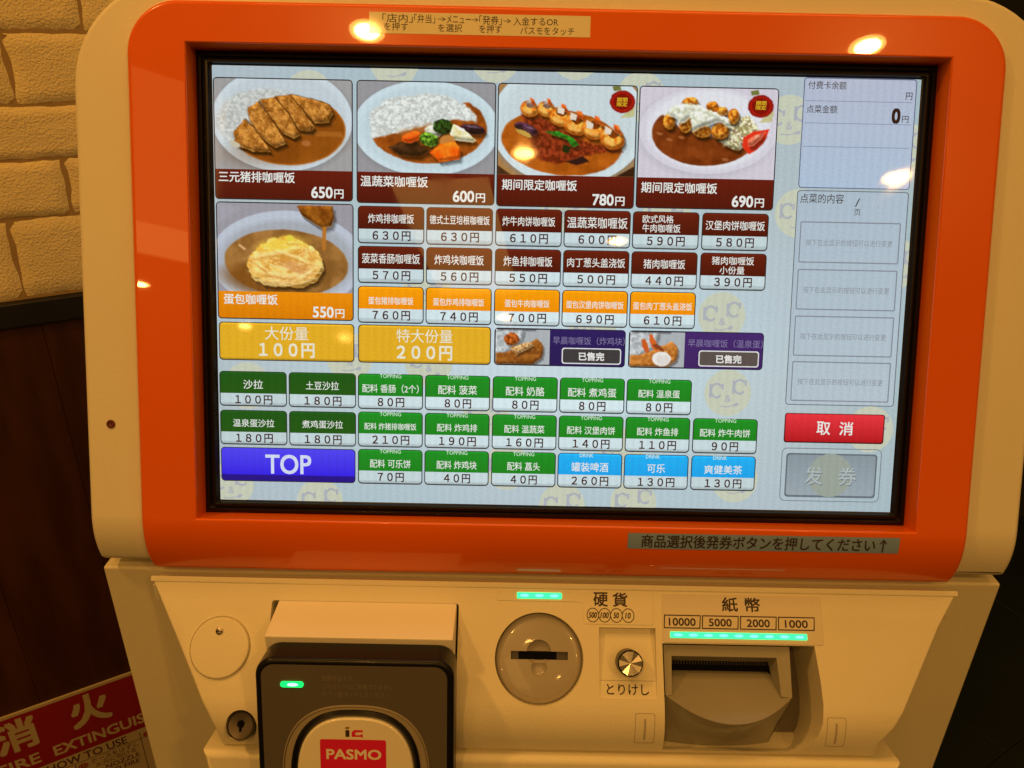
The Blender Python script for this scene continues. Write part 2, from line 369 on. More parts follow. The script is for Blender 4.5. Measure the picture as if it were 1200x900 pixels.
# --- painting of the dish pictures: colour per vertex of a fine grid
def vnoise(X, Y, s, seed):
    r = np.random.default_rng(seed); g = r.random((260, 260))
    x, y = X/s+50, Y/s+50; xi, yi = np.floor(x).astype(int) % 259, np.floor(y).astype(int) % 259
    fx_, fy_ = x-np.floor(x), y-np.floor(y); fx_ = fx_*fx_*(3-2*fx_); fy_ = fy_*fy_*(3-2*fy_)
    a = g[yi, xi]*(1-fx_)+g[yi, xi+1]*fx_; b = g[yi+1, xi]*(1-fx_)+g[yi+1, xi+1]*fx_
    return a*(1-fy_)+b*fy_
def fbm(X, Y, s, seed, o=4):
    t = 0; a = .5; n = 0
    for k in range(o): t = t+a*vnoise(X, Y, s/2**k, seed+k); n += a; a *= .6
    return t/n
class Paint:
    def __init__(s, x0, y0, x1, y1, nx, ny, base):
        s.x0, s.y0, s.x1, s.y1, s.nx, s.ny = x0, y0, x1, y1, nx, ny
        s.X, s.Y = np.meshgrid(np.linspace(x0, x1, nx), np.linspace(y0, y1, ny))
        s.C = np.ones((ny, nx, 3))*np.array(base, float); s.wx = s.wy = 0
        s.warp(0)
    def warp(s, amp, sc=40, seed=1):
        s.wx = s.X+amp*(fbm(s.X, s.Y, sc, seed)-.5)*2; s.wy = s.Y+amp*(fbm(s.X, s.Y, sc, seed+50)-.5)*2
    def put(s, mask, col, a=1.):
        mask = np.clip(mask, 0, 1)
        if np.ndim(col) == 3 and a == 1.:            # a lump of food: contact shadow below, lit upper left, darker lower right
            k = max(1, s.nx//90)
            sh = np.roll(mask, (2*k, k), (0, 1)); sh = (sh+np.roll(sh, (k, k), (0, 1)))/2
            s.C = s.C*(1-.45*np.clip(sh-mask, 0, 1)[..., None])
            lo = np.clip(mask-np.roll(mask, (-2*k, -k), (0, 1)), 0, 1); lo = (lo+np.roll(lo, (-k, 0), (0, 1)))/2
            hi = np.clip(mask-np.roll(mask, (2*k, k), (0, 1)), 0, 1)
            col = np.asarray(col, float)*(1-.38*lo[..., None])*(1+.16*hi[..., None])
        m = mask[..., None]*a; s.C = s.C*(1-m)+np.asarray(col, float)*m
    def ell(s, cx, cy, rx, ry, rot=0, soft=6):
        c, n = math.cos(R(rot)), math.sin(R(rot)); dx, dy = s.wx-cx, s.wy-cy
        u, v = (dx*c+dy*n)/rx, (-dx*n+dy*c)/ry; d = np.sqrt(u*u+v*v)
        return np.clip((1-d)*min(rx, ry)/soft+.5, 0, 1)
    def pol(s, pts, soft=5):
        ins = np.zeros(s.X.shape, bool); dmin = np.full(s.X.shape, 1e9); n = len(pts)
        for i in range(n):
            (ax, ay), (bx, by) = pts[i], pts[(i+1) % n]
            cr = ((ay > s.wy) != (by > s.wy)) & (s.wx < (bx-ax)*(s.wy-ay)/((by-ay) or 1e-9)+ax); ins ^= cr
            t = np.clip(((s.wx-ax)*(bx-ax)+(s.wy-ay)*(by-ay))/((bx-ax)**2+(by-ay)**2+1e-9), 0, 1)
            dmin = np.minimum(dmin, np.hypot(s.wx-ax-t*(bx-ax), s.wy-ay-t*(by-ay)))
        return np.clip(np.where(ins, dmin, -dmin)/soft+.5, 0, 1)
    def tex(s, c0, c1, sc, seed, k=1.6):
        f = np.clip((fbm(s.X, s.Y, sc, seed)-.5)*k*1.6+.5, 0, 1)[..., None]
        return np.array(c0, float)*(1-f)+np.array(c1, float)*f
    def flat(s, F, bx0, by0, bx1, by1, z):
        lin = srgb(np.clip((s.C-70)*1.14+76, 0, 236)); nx, ny = s.nx, s.ny
        xs = bx0+(bx1-bx0)*np.linspace(0, 1, nx); ys = by0+(by1-by0)*np.linspace(0, 1, ny)
        pts = [(x, y) for y in ys for x in xs]
        F.add(pts, [(j*nx+i, j*nx+i+1, (j+1)*nx+i+1, (j+1)*nx+i) for j in range(ny-1) for i in range(nx-1)], z, lin.reshape(-1, 3))
def shade_plate(p, cx, cy, rx, ry, rim=(196, 206, 212), well=(176, 184, 190), bgd=None):
    p.warp(0)
    p.put(p.ell(cx, cy+14, rx*1.02, ry*1.02, 0, 40), (110, 112, 116), .6)
    p.put(p.ell(cx, cy, rx, ry, 0, 5), rim)
    p.put(p.ell(cx, cy, rx*.9, ry*.88, 0, 30), tuple(np.array(rim)*.96))
def pic_cutlet():
    p = Paint(30, 65, 945, 665, 184, 122, (140, 140, 140)); 
    shade_plate(p, 480, 330, 470, 345, (176, 188, 194))
    p.warp(16, 60, 3); 
    rice = p.tex((156, 158, 154), (188, 193, 190), 15, 5)
    p.put(p.ell(320, 320, 285, 190, -14, 30), rice, .999)
    p.warp(4, 60, 9); cur = p.tex((116, 60, 10), (140, 78, 18), 160, 6)
    p.put(p.ell(520, 395, 385, 238, 0, 6)*(p.pol([(120, 480), (300, 420), (620, 240), (740, 200), (960, 200), (960, 700), (100, 700)], 10)), (158, 92, 28))
    p.put(p.ell(520, 393, 374, 230, 0, 8)*(p.pol([(130, 490), (300, 430), (620, 250), (740, 205), (960, 205), (960, 700), (100, 700)], 10)), cur, .999)
    p.put(p.ell(480, 520, 300, 90, -8, 120), (104, 52, 8), .5)
    p.put(p.pol([(640, 400), (880, 405), (890, 440), (600, 430)], 14), (160, 100, 40), .55)
    sl = [[(530, 160), (700, 195), (790, 225), (820, 280), (790, 345), (700, 350), (640, 290), (560, 240)],
          [(430, 180), (530, 165), (610, 260), (700, 380), (680, 405), (600, 400), (520, 300)],
          [(330, 200), (430, 185), (520, 290), (600, 430), (560, 455), (480, 420), (400, 320)],
          [(250, 260), (320, 215), (400, 320), (510, 490), (430, 520), (350, 460), (270, 350)],
          [(155, 420), (230, 330), (290, 390), (405, 545), (280, 545), (180, 510)]]
    for i, q in enumerate(sl):
        p.warp(6, 26, 20); p.put(p.pol([(x+3, y+14) for x, y in q], 22), (58, 28, 4), .85); p.put(p.pol([(x+9, y-3) for x, y in q], 9), (66, 34, 8), .7)
        m = p.pol(q, 7); p.put(m, p.tex((124, 72, 20), (192, 132, 58), 34, 30+i, 1.7))
        xs = [x for x, _ in q]; ys = [y for _, y in q]; cx, cy = np.mean(xs), np.mean(ys)
        p.put(p.ell(cx-10, cy-12, 50, 28, 45, 34)*m, (214, 150, 68), .35)
        p.put(m*(fbm(p.X, p.Y, 14, 70+i) > .62), (98, 52, 12), .35)
        p.put(m*(fbm(p.X, p.Y, 11, 90+i) > .66), (214, 164, 92), .4)
    p.warp(5, 20, 77); p.put(p.ell(640, 485, 32, 20, 0, 8), (150, 92, 44)); p.put(p.ell(165, 500, 36, 18, 25, 8), (176, 168, 146))
    return p
def pic_veg():
    p = Paint(18, 82, 920, 700, 184, 122, (132, 132, 136))
    shade_plate(p, 470, 395, 480, 325, (176, 194, 200))
    p.warp(10, 60, 3); p.put(p.ell(480, 390, 390, 245, 0, 8)*p.pol([(90, 470), (300, 420), (480, 370), (640, 330), (720, 215), (960, 200), (960, 700), (80, 700)], 12), p.tex((112, 52, 8), (152, 78, 22), 80, 8), .999)
    p.warp(14, 40, 12)
    p.put(p.pol([(95, 300), (200, 200), (380, 170), (460, 150), (640, 180), (720, 230), (800, 300), (800, 345), (640, 330), (480, 370), (280, 430), (110, 465)], 14), p.tex((164, 167, 162), (206, 212, 208), 15, 15), .999)
    p.put(p.pol([(280, 420), (480, 360), (520, 370), (450, 420), (300, 455)], 30), (150, 96, 50), .6)
    p.warp(5, 20, 30)
    p.put(p.pol([(220, 530), (300, 490), (400, 485), (500, 550), (420, 590), (300, 580)], 8), p.tex((48, 26, 12), (76, 46, 24), 40, 31))
    p.put(p.ell(375, 455, 68, 36, -18, 6), p.tex((206, 66, 10), (232, 96, 24), 30, 32))
    p.put(p.ell(520, 410, 60, 42, 10, 9), p.tex((166, 160, 138), (212, 212, 198), 20, 34))
    p.put(p.ell(490, 470, 66, 46, 20, 8), p.tex((28, 60, 10), (120, 168, 50), 18, 33, 2.4))
    p.put(p.ell(580, 380, 66, 52, 0, 8), p.tex((12, 30, 8), (44, 84, 26), 18, 35, 2.4))
    p.put(p.ell(775, 395, 86, 34, 8, 7), p.tex((18, 8, 14), (60, 28, 44), 22, 36)); p.put(p.ell(770, 376, 50, 8, 8, 7), (130, 110, 130), .6)
    p.put(p.pol([(650, 360), (720, 395), (800, 470), (780, 485), (640, 470), (625, 430)], 7), p.tex((196, 184, 130), (222, 222, 196), 30, 37))
    p.put(p.ell(610, 480, 50, 44, 0, 8), (170, 112, 52)); 
    p.put(p.pol([(495, 560), (560, 500), (660, 480), (700, 540), (690, 600), (560, 625)], 8), p.tex((216, 72, 6), (240, 116, 26), 50, 38))
    return p
def seal(p, cx, cy, k=1.):
    p.warp(5, 18, 61)
    p.put(p.pol([(cx-70*k, cy-100*k), (cx-20*k, cy-110*k), (cx-10*k, cy-80*k), (cx-60*k, cy-70*k)], 6), (100, 104, 50))
    p.put(p.pol([(cx+40*k, cy+60*k), (cx+90*k, cy+30*k), (cx+80*k, cy+100*k), (cx-10*k, cy+110*k)], 6), (166, 160, 92), .7)
    p.put(p.ell(cx, cy, 84*k, 76*k, 0, 6), (120, 10, 8)); p.put(p.ell(cx, cy, 72*k, 64*k, 0, 5), (150, 16, 12)); p.put(p.ell(cx, cy, 60*k, 54*k, 0, 4), (112, 6, 6))
    p.warp(0)
def pic_shrimp():
    p = Paint(32, 102, 942, 714, 184, 122, (150, 112, 66))
    shade_plate(p, 500, 360, 520, 420, (182, 196, 200))
    p.put(p.pol([(820, 714), (945, 640), (945, 714)], 10), (40, 22, 12)); p.put(p.pol([(30, 650), (120, 714), (30, 714)], 10), (60, 36, 22))
    p.warp(6, 60, 3); p.put(p.ell(455, 490, 405, 220, 6, 7), p.tex((136, 66, 10), (166, 86, 20), 90, 8), .999)
    p.warp(18, 50, 5); p.put(p.pol([(180, 300), (330, 330), (600, 470), (860, 540), (700, 560), (560, 600), (420, 640), (280, 600), (230, 430)], 18), p.tex((84, 24, 8), (140, 52, 24), 20, 10, 1.8), .999)
    p.put((fbm(p.X, p.Y, 14, 44) > .64)*p.ell(470, 500, 260, 110, 6, 60), (176, 84, 40), .3)
    p.warp(5, 24, 9)
    p.put(p.ell(215, 400, 82, 34, 20, 6), p.tex((30, 12, 26), (80, 44, 70), 30, 11)); p.put(p.ell(200, 430, 60, 16, 25, 6), (168, 136, 62)); p.put(p.ell(240, 392, 30, 7, 15, 6), (130, 110, 130), .7)
    p.put(p.pol([(345, 415), (430, 412), (530, 455), (570, 500), (530, 520), (490, 470), (400, 440)], 7), p.tex((18, 92, 14), (60, 158, 44), 22, 12)); p.put(p.pol([(465, 500), (520, 520), (500, 560), (460, 550)], 8), (14, 34, 10))
    p.put(p.pol([(480, 620), (600, 580), (640, 615), (560, 640)], 10), (34, 14, 18))
    for i, (x, y, r_) in enumerate(((235, 265, 62), (345, 265, 60), (440, 315, 74), (545, 365, 82), (665, 395, 78), (790, 455, 84))):
        p.warp(6, 24, 40+i)
        m = np.clip(p.ell(x, y, r_, r_*.86, 25, 7)-p.ell(x+r_*.1, y-r_*.45, r_*.45, r_*.40, 25, 7), 0, 1)
        p.put(p.ell(x+4, y+12, r_, r_*.86, 25, 22), (92, 34, 6), .6)
        p.put(m, p.tex((176, 90, 18), (226, 158, 66), 22, 50+i, 1.8)); p.put(m*(1-p.ell(x, y, r_*.86, r_*.74, 25, 16)), (150, 66, 10), .55); p.put(p.ell(x-r_*.2, y+r_*.25, r_*.45, r_*.25, 25, 18), (238, 188, 104), .6)
        p.put(p.pol([(x+r_*.15, y-r_*.55), (x+r_*.05, y-r_*1.2), (x+r_*.45, y-r_*1.05), (x+r_*.8, y-r_*.3)], 8), p.tex((176, 62, 14), (214, 104, 34), 14, 80))
    for x, y in ((530, 312), (640, 365), (762, 402), (445, 270)): p.put(p.pol([(x-22, y-30), (x+24, y-8), (x+16, y+26), (x-24, y+20)], 5), (198, 188, 172))
    seal(p, 850, 205); return p
def pic_chicken():
    p = Paint(45, 118, 948, 722, 184, 122, (182, 178, 188))
    p.warp(0); p.put(p.ell(490, 420, 470, 300, 0, 40), (160, 158, 168), .5); p.put(p.ell(500, 400, 455, 290, 0, 6), (186, 184, 194)); p.put(p.ell(500, 395, 400, 262, 0, 30), (196, 198, 204))
    p.warp(5, 60, 3); p.put(p.ell(480, 420, 352, 216, 0, 7)*p.pol([(100, 300), (200, 300), (330, 400), (560, 450), (700, 520), (900, 470), (900, 700), (100, 700)], 14), p.tex((88, 34, 6), (122, 56, 18), 110, 8), .999)
    p.warp(14, 30, 6)
    p.put(p.pol([(540, 440), (640, 330), (760, 300), (850, 400), (760, 480), (700, 530), (610, 500)], 16), p.tex((140, 130, 84), (214, 212, 178), 14, 12, 2.8))
    p.put((fbm(p.X, p.Y, 12, 33) > .66)*p.ell(710, 400, 100, 90, 0, 20), (130, 70, 110), .7)
    p.warp(6, 22, 9)
    for i, (x, y, a, b) in enumerate(((240, 345, 40, 52), (350, 360, 42, 58), (460, 405, 62, 42), (578, 400, 58, 56), (375, 215, 52, 34), (520, 240, 40, 34), (575, 268, 50, 30), (662, 300, 38, 50))):
        p.put(p.ell(x+3, y+14, a, b, 0, 20), (60, 26, 4), .7); p.put(p.ell(x, y, a, b, 0, 6), p.tex((150, 74, 10), (222, 150, 54), 18, 60+i, 2.2))
    p.warp(18, 34, 14); p.put(p.pol([(210, 290), (290, 225), (400, 225), (520, 270), (620, 310), (660, 380), (560, 345), (440, 385), (400, 400), (380, 320), (320, 360), (290, 320)], 12), p.tex((170, 172, 150), (220, 224, 210), 20, 15))
    p.warp(4, 30, 16); p.put(p.pol([(905, 380), (800, 400), (735, 440), (728, 500), (775, 555), (830, 520), (880, 460)], 6), (196, 44, 24)); p.put(p.pol([(880, 400), (810, 425), (765, 455), (768, 500), (800, 500), (850, 450)], 10), p.tex((206, 96, 70), (228, 140, 110), 20, 17))
    for x, y in ((180, 425), (245, 465), (325, 450), (620, 590)): p.put(p.ell(x, y, 22, 10, 10, 8), (150, 92, 52), .8)
    seal(p, 838, 232); return p
def pic_omelette():
    p = Paint(34, 45, 942, 634, 184, 122, (136, 134, 142))
    p.warp(0); p.put(p.pol([(30, 40), (200, 80), (30, 190)], 30), (148, 146, 156), .6)
    p.put(p.ell(500, 420, 520, 330, 0, 6), (164, 172, 184)); p.put(p.ell(500, 425, 460, 270, 0, 40), (142, 146, 152), .8)
    p.warp(4, 60, 3); p.put(p.ell(495, 438, 418, 222, 3, 7), p.tex((116, 78, 34), (146, 104, 54), 120, 8), .999)
    p.put(p.ell(320, 560, 260, 90, 8, 60), (104, 60, 16), .7)
    p.warp(14, 40, 9); egg = p.tex((188, 132, 50), (226, 192, 110), 60, 12)
    q = [(225, 460), (250, 390), (330, 320), (400, 275), (520, 260), (600, 290), (680, 330), (740, 400), (745, 490), (700, 560), (600, 605), (480, 600), (340, 590), (260, 540)]
    p.put(p.pol([(x+4, y+12) for x, y in q], 24), (92, 54, 14), .7); p.put(p.pol(q, 8), egg)
    p.put(p.ell(470, 320, 150, 50, -8, 40), (216, 184, 66), .8); p.put(p.ell(560, 470, 120, 40, 14, 30), (190, 140, 90), .7); p.put(p.ell(480, 560, 150, 30, -4, 30), (214, 176, 118), .6)
    m = p.pol(q, 8); p.put(m*(fbm(p.X*.6, p.Y*1.8, 36, 88) > .6), (236, 214, 150), .4); p.put(m*(fbm(p.X*.7, p.Y*1.8, 30, 99) > .64), (176, 122, 44), .4)
    for k_, (x_, y_, a_, b_, t_) in enumerate(((400, 380, 150, 14, -12), (560, 400, 130, 12, 18), (470, 520, 190, 14, 4), (620, 520, 90, 10, -30), (330, 470, 80, 10, 40))):
        p.warp(16, 50, 120+k_); p.put(p.ell(x_, y_+10, a_, b_, t_, 14), (170, 118, 50), .55); p.put(p.ell(x_, y_-4, a_, b_, t_, 12), (238, 212, 146), .6)
    p.warp(14, 40, 9); p.put(p.ell(520, 275, 26, 16, 0, 8), (200, 186, 60))
    p.warp(5, 30, 14); p.put(p.pol([(570, 55), (810, 55), (820, 130), (800, 190), (740, 205), (680, 170), (600, 120)], 8), p.tex((96, 48, 8), (146, 88, 24), 50, 15))
    p.warp(2); p.put(p.pol([(740, 190), (768, 190), (758, 350), (738, 350)], 6), (160, 100, 36))
    p.put(p.pol([(180, 315), (225, 350), (210, 360), (172, 325)], 6), (190, 150, 104))
    return p
def pic_small(kind):
    p = Paint(0, 0, 230, 150, 62, 42, (150, 156, 160))
    p.warp(6, 14, 3)
    p.put(p.pol([(0, 0), (120, 0), (110, 70), (60, 95), (0, 120)], 8), p.tex((140, 146, 148), (188, 194, 196), 10, 5))
    p.put(p.pol([(0, 105), (80, 90), (130, 60), (175, 40), (205, 70), (200, 120), (160, 150), (0, 150)], 5), p.tex((112, 62, 20) if kind else (150, 88, 32), (146, 90, 34) if kind else (186, 122, 56), 14, 6))
    if kind:
        p.put(p.ell(68, 42, 32, 27, 0, 4), p.tex((110, 46, 10), (186, 98, 40), 9, 8, 2.4)); p.put(p.pol([(60, 80), (150, 50), (160, 70), (90, 110)], 6), p.tex((150, 100, 50), (206, 170, 120), 7, 9, 2.6))
    else:
        p.put(p.ell(65, 60, 12, 34, -20, 3), (176, 80, 30)); p.put(p.ell(98, 45, 13, 38, -25, 3), (190, 88, 36)); p.put(p.ell(120, 65, 26, 9, 30, 3), (120, 56, 26))
        p.put(p.ell(135, 115, 40, 32, 0, 3), (206, 204, 200)); p.put(p.ell(140, 120, 30, 22, 0, 12), (186, 180, 174), .6)
    return p

# --- buttons
WHT = srgb((225, 228, 222)); STRIP = srgb((186, 204, 208)); PRICE = srgb((58, 22, 20)); EDGE = srgb((34, 34, 38))
def vgrad_rect(F, x0, y0, x1, y1, r, c0, c1, z, top=True, bot=True, n=8):
    """rounded rectangle in horizontal strips so that its colour can run from top to bottom"""
    ys = sorted(set([y0+r*(1-math.cos(R(90*i/4))) for i in range(5)]+[y1-r*(1-math.cos(R(90*i/4))) for i in range(5)]+list(np.linspace(y0+r, y1-r, n))))
    L_, R_, cc = [], [], []
    for y in ys:
        d = 0
        if top and y < y0+r: d = r-math.sqrt(max(0, r*r-(y0+r-y)**2))
        if bot and y > y1-r: d = r-math.sqrt(max(0, r*r-(y-(y1-r))**2))
        t = (y-y0)/(y1-y0); L_.append((x0+d, y)); R_.append((x1-d, y))
        f = c0(t) if callable(c0) else np.array(c0)*(1-t)+np.array(c1)*t; cc.append(tuple(f))
    m = len(ys); F.add(L_+R_, [(i, m+i, m+i+1, i+1) for i in range(m-1)], z, cc+cc)
def border(F, x0, y0, x1, y1, r, wd, col, z): F.ring(rr(x0, y0, x1, y1, r), rr(x0+wd, y0+wd, x1-wd, y1-wd, max(r*.2, r-wd)), z, col)
DB = (srgb((98, 24, 12)), srgb((72, 10, 6))); OR = (srgb((244, 156, 6)), srgb((236, 140, 4))); GR = (srgb((10, 140, 34)), srgb((8, 128, 28)))
DG = (srgb((10, 84, 22)), srgb((22, 84, 18))); BL = (srgb((16, 174, 240)), srgb((6, 160, 232)))
def edges(t):   # a dark outline with a lit upper rim, as the buttons are drawn
    return t
def menu_button(x0, y0, title, tw, th, price, col, tc=22, top=None, wd=120, h=66, ls=None, label=None):
    F = Flat(fx=fx); x1, y1 = x0+wd, y0+h
    vgrad_rect(F, x0-1.2, y0-.6, x1+1.2, y1+1.6, 7.5, EDGE, EDGE, ZB)
    vgrad_rect(F, x0+.6, y0+.8, x1-.6, y0+41, 6, lambda t: col[0]*(1.25 if t < .06 else 1)*(1-t)+col[1]*t, None, ZB+LZ, bot=False)
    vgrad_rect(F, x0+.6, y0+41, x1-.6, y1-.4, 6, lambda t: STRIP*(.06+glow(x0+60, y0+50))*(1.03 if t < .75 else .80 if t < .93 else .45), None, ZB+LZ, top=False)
    cx = (x0+x1)/2; z = ZB+LZ*2
    if ls:                                           # two lines
        for (t, a, b, y, hh) in ls: F.text(t, x0+a, y0+y, x0+a+b, y0+y+hh, z, WHT, .008)
    else: F.text(title, cx-tw/2, y0+tc-th/2, cx+tw/2, y0+tc+th/2, z, WHT, .007)
    if top: F.text(top, cx-20, y0-.5, cx+20 if top == 'TOPPING' else cx+6, y0+7, z, srgb((206, 226, 206)), .004)
    n = len(price); pw = 22+24*(n-1) if n > 2 else 50
    F.text(''.join(chr(ord(c)+0xFEE0) for c in price)+'円', cx-pw/2+1, y0+44.5, cx+pw/2+1, y0+61.5, z, PRICE, .022)
    return F.build('menu_button', M_LCD, FS, display, label or None)
def big_button(x0, y0, pic, split, bot, title, tx, tw, price, col, ty, label, sealbox=None):
    F = Flat(fx=fx); x1 = x0+250
    vgrad_rect(F, x0-1.2, y0-1.2, x1+1.2, bot+1.2, 7, EDGE, EDGE, ZB)
    pic.flat(F, x0+.8, y0+.8, x1-.8, split, ZB+LZ)
    # trim the picture's upper corners with the screen background
    for sx, cx in ((1, x0), (-1, x1)):
        F.poly([(cx-sx*1.6, y0-1.6)]+[(cx+sx*(7-8*math.cos(R(a))), y0+7-8*math.sin(R(a))) for a in range(0, 91, 15)], ZB+LZ*2, BGC*.93)
    border(F, x0-1., y0-1., x1+1., bot+1., 7, 1.7, EDGE, ZB+LZ*3)
    vgrad_rect(F, x0+.8, split, x1-.8, bot-.8, 5, col[0], col[1], ZB+LZ*2, top=False)
    z = ZB+LZ*3
    F.text(title, x0+tx, ty, x0+tx+tw, ty+19, z, WHT, .014, align='LEFT')
    F.text(price, x1-16-59, bot-24, x1-16-20, bot-4.5, z, WHT, .028); F.text('円', x1-33, bot-20, x1-16, bot-4.5, z, WHT, .022)
    if sealbox:
        for t, k in (('期間', 0), ('限定', 1)): F.text(t, sealbox[0], sealbox[1]+k*8, sealbox[0]+19, sealbox[1]+7.4+k*8, z, srgb((214, 176, 40)), .02)
    return F.build('menu_button', M_LCD, FS, display, label)
B2 = (srgb((98, 20, 12)), srgb((76, 12, 8)))
big_button(3, 22.5, pic_cutlet(), 183, 236, '三元猪排咖喱饭', 6, 139, '650', B2, 187, 'picture button with breaded pork cutlet curry priced 650')
big_button(262, 22.5, pic_veg(), 183, 238, '温蔬菜咖喱饭', 6, 123, '600', B2, 190, 'picture button with rice and vegetable curry priced 600')
big_button(517.5, 22.5, pic_shrimp(), 183, 239, '期间限定咖喱饭', 9, 137, '780', B2, 191, 'picture button with row of fried shrimp curry priced 780', (517.5+214, 43))
big_button(773, 22.5, pic_chicken(), 183, 237, '期间限定咖喱饭', 8, 139, '690', B2, 191, 'picture button with fried chicken and tomato curry priced 690', (773+210, 44))
big_button(4, 242.5, pic_omelette(), 404, 454, '蛋包咖喱饭', 10, 100, '550', (srgb((232, 140, 8)), srgb((214, 122, 2))), 409, 'picture button with egg omelette curry priced 550')
COLX = (264, 390, 517, 643, 769, 896.5)
r1 = [('炸鸡排咖喱饭', 84, 17, '630'), ('德式土豆培根咖喱饭', 110, 16, '630'), ('炸牛肉饼咖喱饭', 97, 17, '610'), ('温蔬菜咖喱饭', 111, 20, '600'), (None, 0, 0, '590'), ('汉堡肉饼咖喱饭', 109, 17, '580')]
for x, (t, tw, th, pr) in zip(COLX, r1):
    menu_button(x, 244.5, t, tw, th, pr, DB, label='brown menu button priced '+pr, ls=[('欧式风格', 17, 57, 6, 14), ('牛肉咖喱饭', 17, 70, 22, 15)] if t is None else None)
r2 = [('菠菜香肠咖喱饭', 107, 18, '570'), ('炸鸡块咖喱饭', 91, 18, '560'), ('炸鱼排咖喱饭', 90, 18, '550'), ('肉丁葱头盖浇饭', 107, 17, '500'), ('猪肉咖喱饭', 77, 17, '440'), (None, 0, 0, '390')]
for x, (t, tw, th, pr) in zip(COLX, r2):
    menu_button(x, 317, t, tw, th, pr, DB, label='brown menu button priced '+pr, ls=[('猪肉咖喱饭', 20, 78, 6, 15), ('小份量', 35, 46, 24, 14)] if t is None else None)
r3 = [('蛋包猪排咖喱饭', 84, 14, '760'), ('蛋包炸鸡排咖喱饭', 95, 14, '740'), ('蛋包牛肉咖喱饭', 83, 14, '700'), ('蛋包汉堡肉饼咖喱饭', 107, 14, '690'), ('蛋包肉丁葱头盖浇饭', 110, 14, '610')]
for x, (t, tw, th, pr) in zip(COLX, r3): menu_button(x, 390.5, t, tw, th, pr, OR, tc=26, label='orange menu button priced '+pr)
g = [(553.5, [('配料 香肠（2个）', 106, 16, '80'), ('配料 菠菜', 73, 17, '80'), ('配料 奶酪', 73, 17, '80'), ('配料 煮鸡蛋', 91, 17, '80'), ('配料 温泉蛋', 78, 15, '80')]),
     (625.5, [('配料 炸猪排咖喱饭', 98, 13, '210'), ('配料 炸鸡排', 76, 15, '190'), ('配料 温蔬菜', 76, 15, '160'), ('配料 汉堡肉饼', 91, 15, '140'), ('配料 炸鱼排', 78, 15, '110'), ('配料 炸牛肉饼', 95, 15, '90')]),
     (697, [('配料 可乐饼', 77, 16, '70'), ('配料 炸鸡块', 76, 16, '40'), ('配料 藠头', 62, 16, '40')])]
for y, row in g:
    for x, (t, tw, th, pr) in zip(COLX, row): menu_button(x, y, t, tw, th, pr, GR, tc=27, top='TOPPING', h=65, label='green topping button priced '+pr)
for x, (t, tw, th, pr) in zip(COLX[3:], [('罐装啤酒', 70, 18, '260'), ('可乐', 34, 17, '130'), ('爽健美茶', 72, 17, '130')]):
    menu_button(x, 697, t, tw, th, pr, BL, tc=26, top='DRINK', h=65, label='blue drink button priced '+pr)
for x, y, t, tw, th, pr in ((4, 553.5, '沙拉', 37, 17, '100'), (134, 553.5, '土豆沙拉', 62, 16, '180'), (4, 627, '温泉蛋沙拉', 78, 15, '180'), (134, 627, '煮鸡蛋沙拉', 77, 15, '180')):
    menu_button(x, y, t, tw, th, pr, DG, tc=24, wd=124, h=64, label='dark green salad button priced '+pr)
for x0, x1, t, tw, pr, k in ((5, 255, '大份量', 81, '１００円', 0), (264.5, 510, '特大份量', 105, '２００円', 1)):
    F = Flat(fx=fx); vgrad_rect(F, x0-1.2, 461, x1+1.2, 532.4, 7, EDGE, EDGE, ZB)
    vgrad_rect(F, x0+.6, 462.6, x1-.6, 530.6, 6, lambda t_: srgb((222, 170, 36))*(1.25 if t_ < .05 else .62 if t_ > .96 else 1), None, ZB+LZ)
    cx = (x0+x1)/2; c = srgb((226, 222, 200))
    F.text(t, cx-tw/2, 468, cx+tw/2, 493, ZB+LZ*2, c, .004); F.text(pr, cx-52, 499, cx+52, 525, ZB+LZ*2, c, .03)
    F.build('size_button', M_LCD, FS, display, 'yellow portion size button priced '+('100', '200')[k])
F = Flat(fx=fx); vgrad_rect(F, 3, 697.5, 258, 763, 7, EDGE, EDGE, ZB)
vgrad_rect(F, 4.6, 699, 256.4, 761.4, 6, lambda t_: srgb((76, 66, 236))*(1-t_)+srgb((34, 10, 224))*t_ if t_ < .82 else srgb((26, 8, 130)), None, ZB+LZ, n=24)
F.text('TOP', 87, 711, 174, 747, ZB+LZ*2, srgb((206, 214, 236)), .022); F.build('top_button', M_LCD, FS, display, 'wide blue button reading TOP')
for x0, x1, xp, kind, t in ((518, 762, 621, 1, '早晨咖喱饭（炸鸡块）'), (769, 1020, 873, 0, '早晨咖喱饭（温泉蛋）')):
    F = Flat(fx=fx); vgrad_rect(F, x0-.6, 462, x1+.6, 532, 7, srgb((22, 22, 40)), srgb((22, 22, 40)), ZB)
    pic_small(kind).flat(F, x0+2, 464.5, xp, 529.5, ZB+LZ); c = srgb((34, 22, 92)) if kind else srgb((62, 34, 106))
    vgrad_rect(F, xp, 463.5, x1-1, 530.5, 5, c, c*.8, ZB+LZ)
    F.text(t, xp+6, 476, x1-1, 491, ZB+LZ*2, srgb((124, 116, 156)), 0)
    bx0, bx1 = (xp+23, x1-7) if kind else (xp+27, x1-7)
    F.poly(rr(bx0, 497, bx1, 527, 5), ZB+LZ*2, srgb((222, 224, 222))); F.poly(rr(bx0+2, 499, bx1-2, 525, 4), ZB+LZ*3, srgb((56, 56, 60)) if kind else srgb((86, 78, 74)))
    F.text('已售完', (bx0+bx1)/2-24, 505, (bx0+bx1)/2+24, 520, ZB+LZ*4, srgb((226, 226, 222)), .03)
    F.build('sold_out_button', M_LCD, FS, display, 'purple sold out button with dish picture, '+('fried chicken' if kind else 'hot spring egg'))
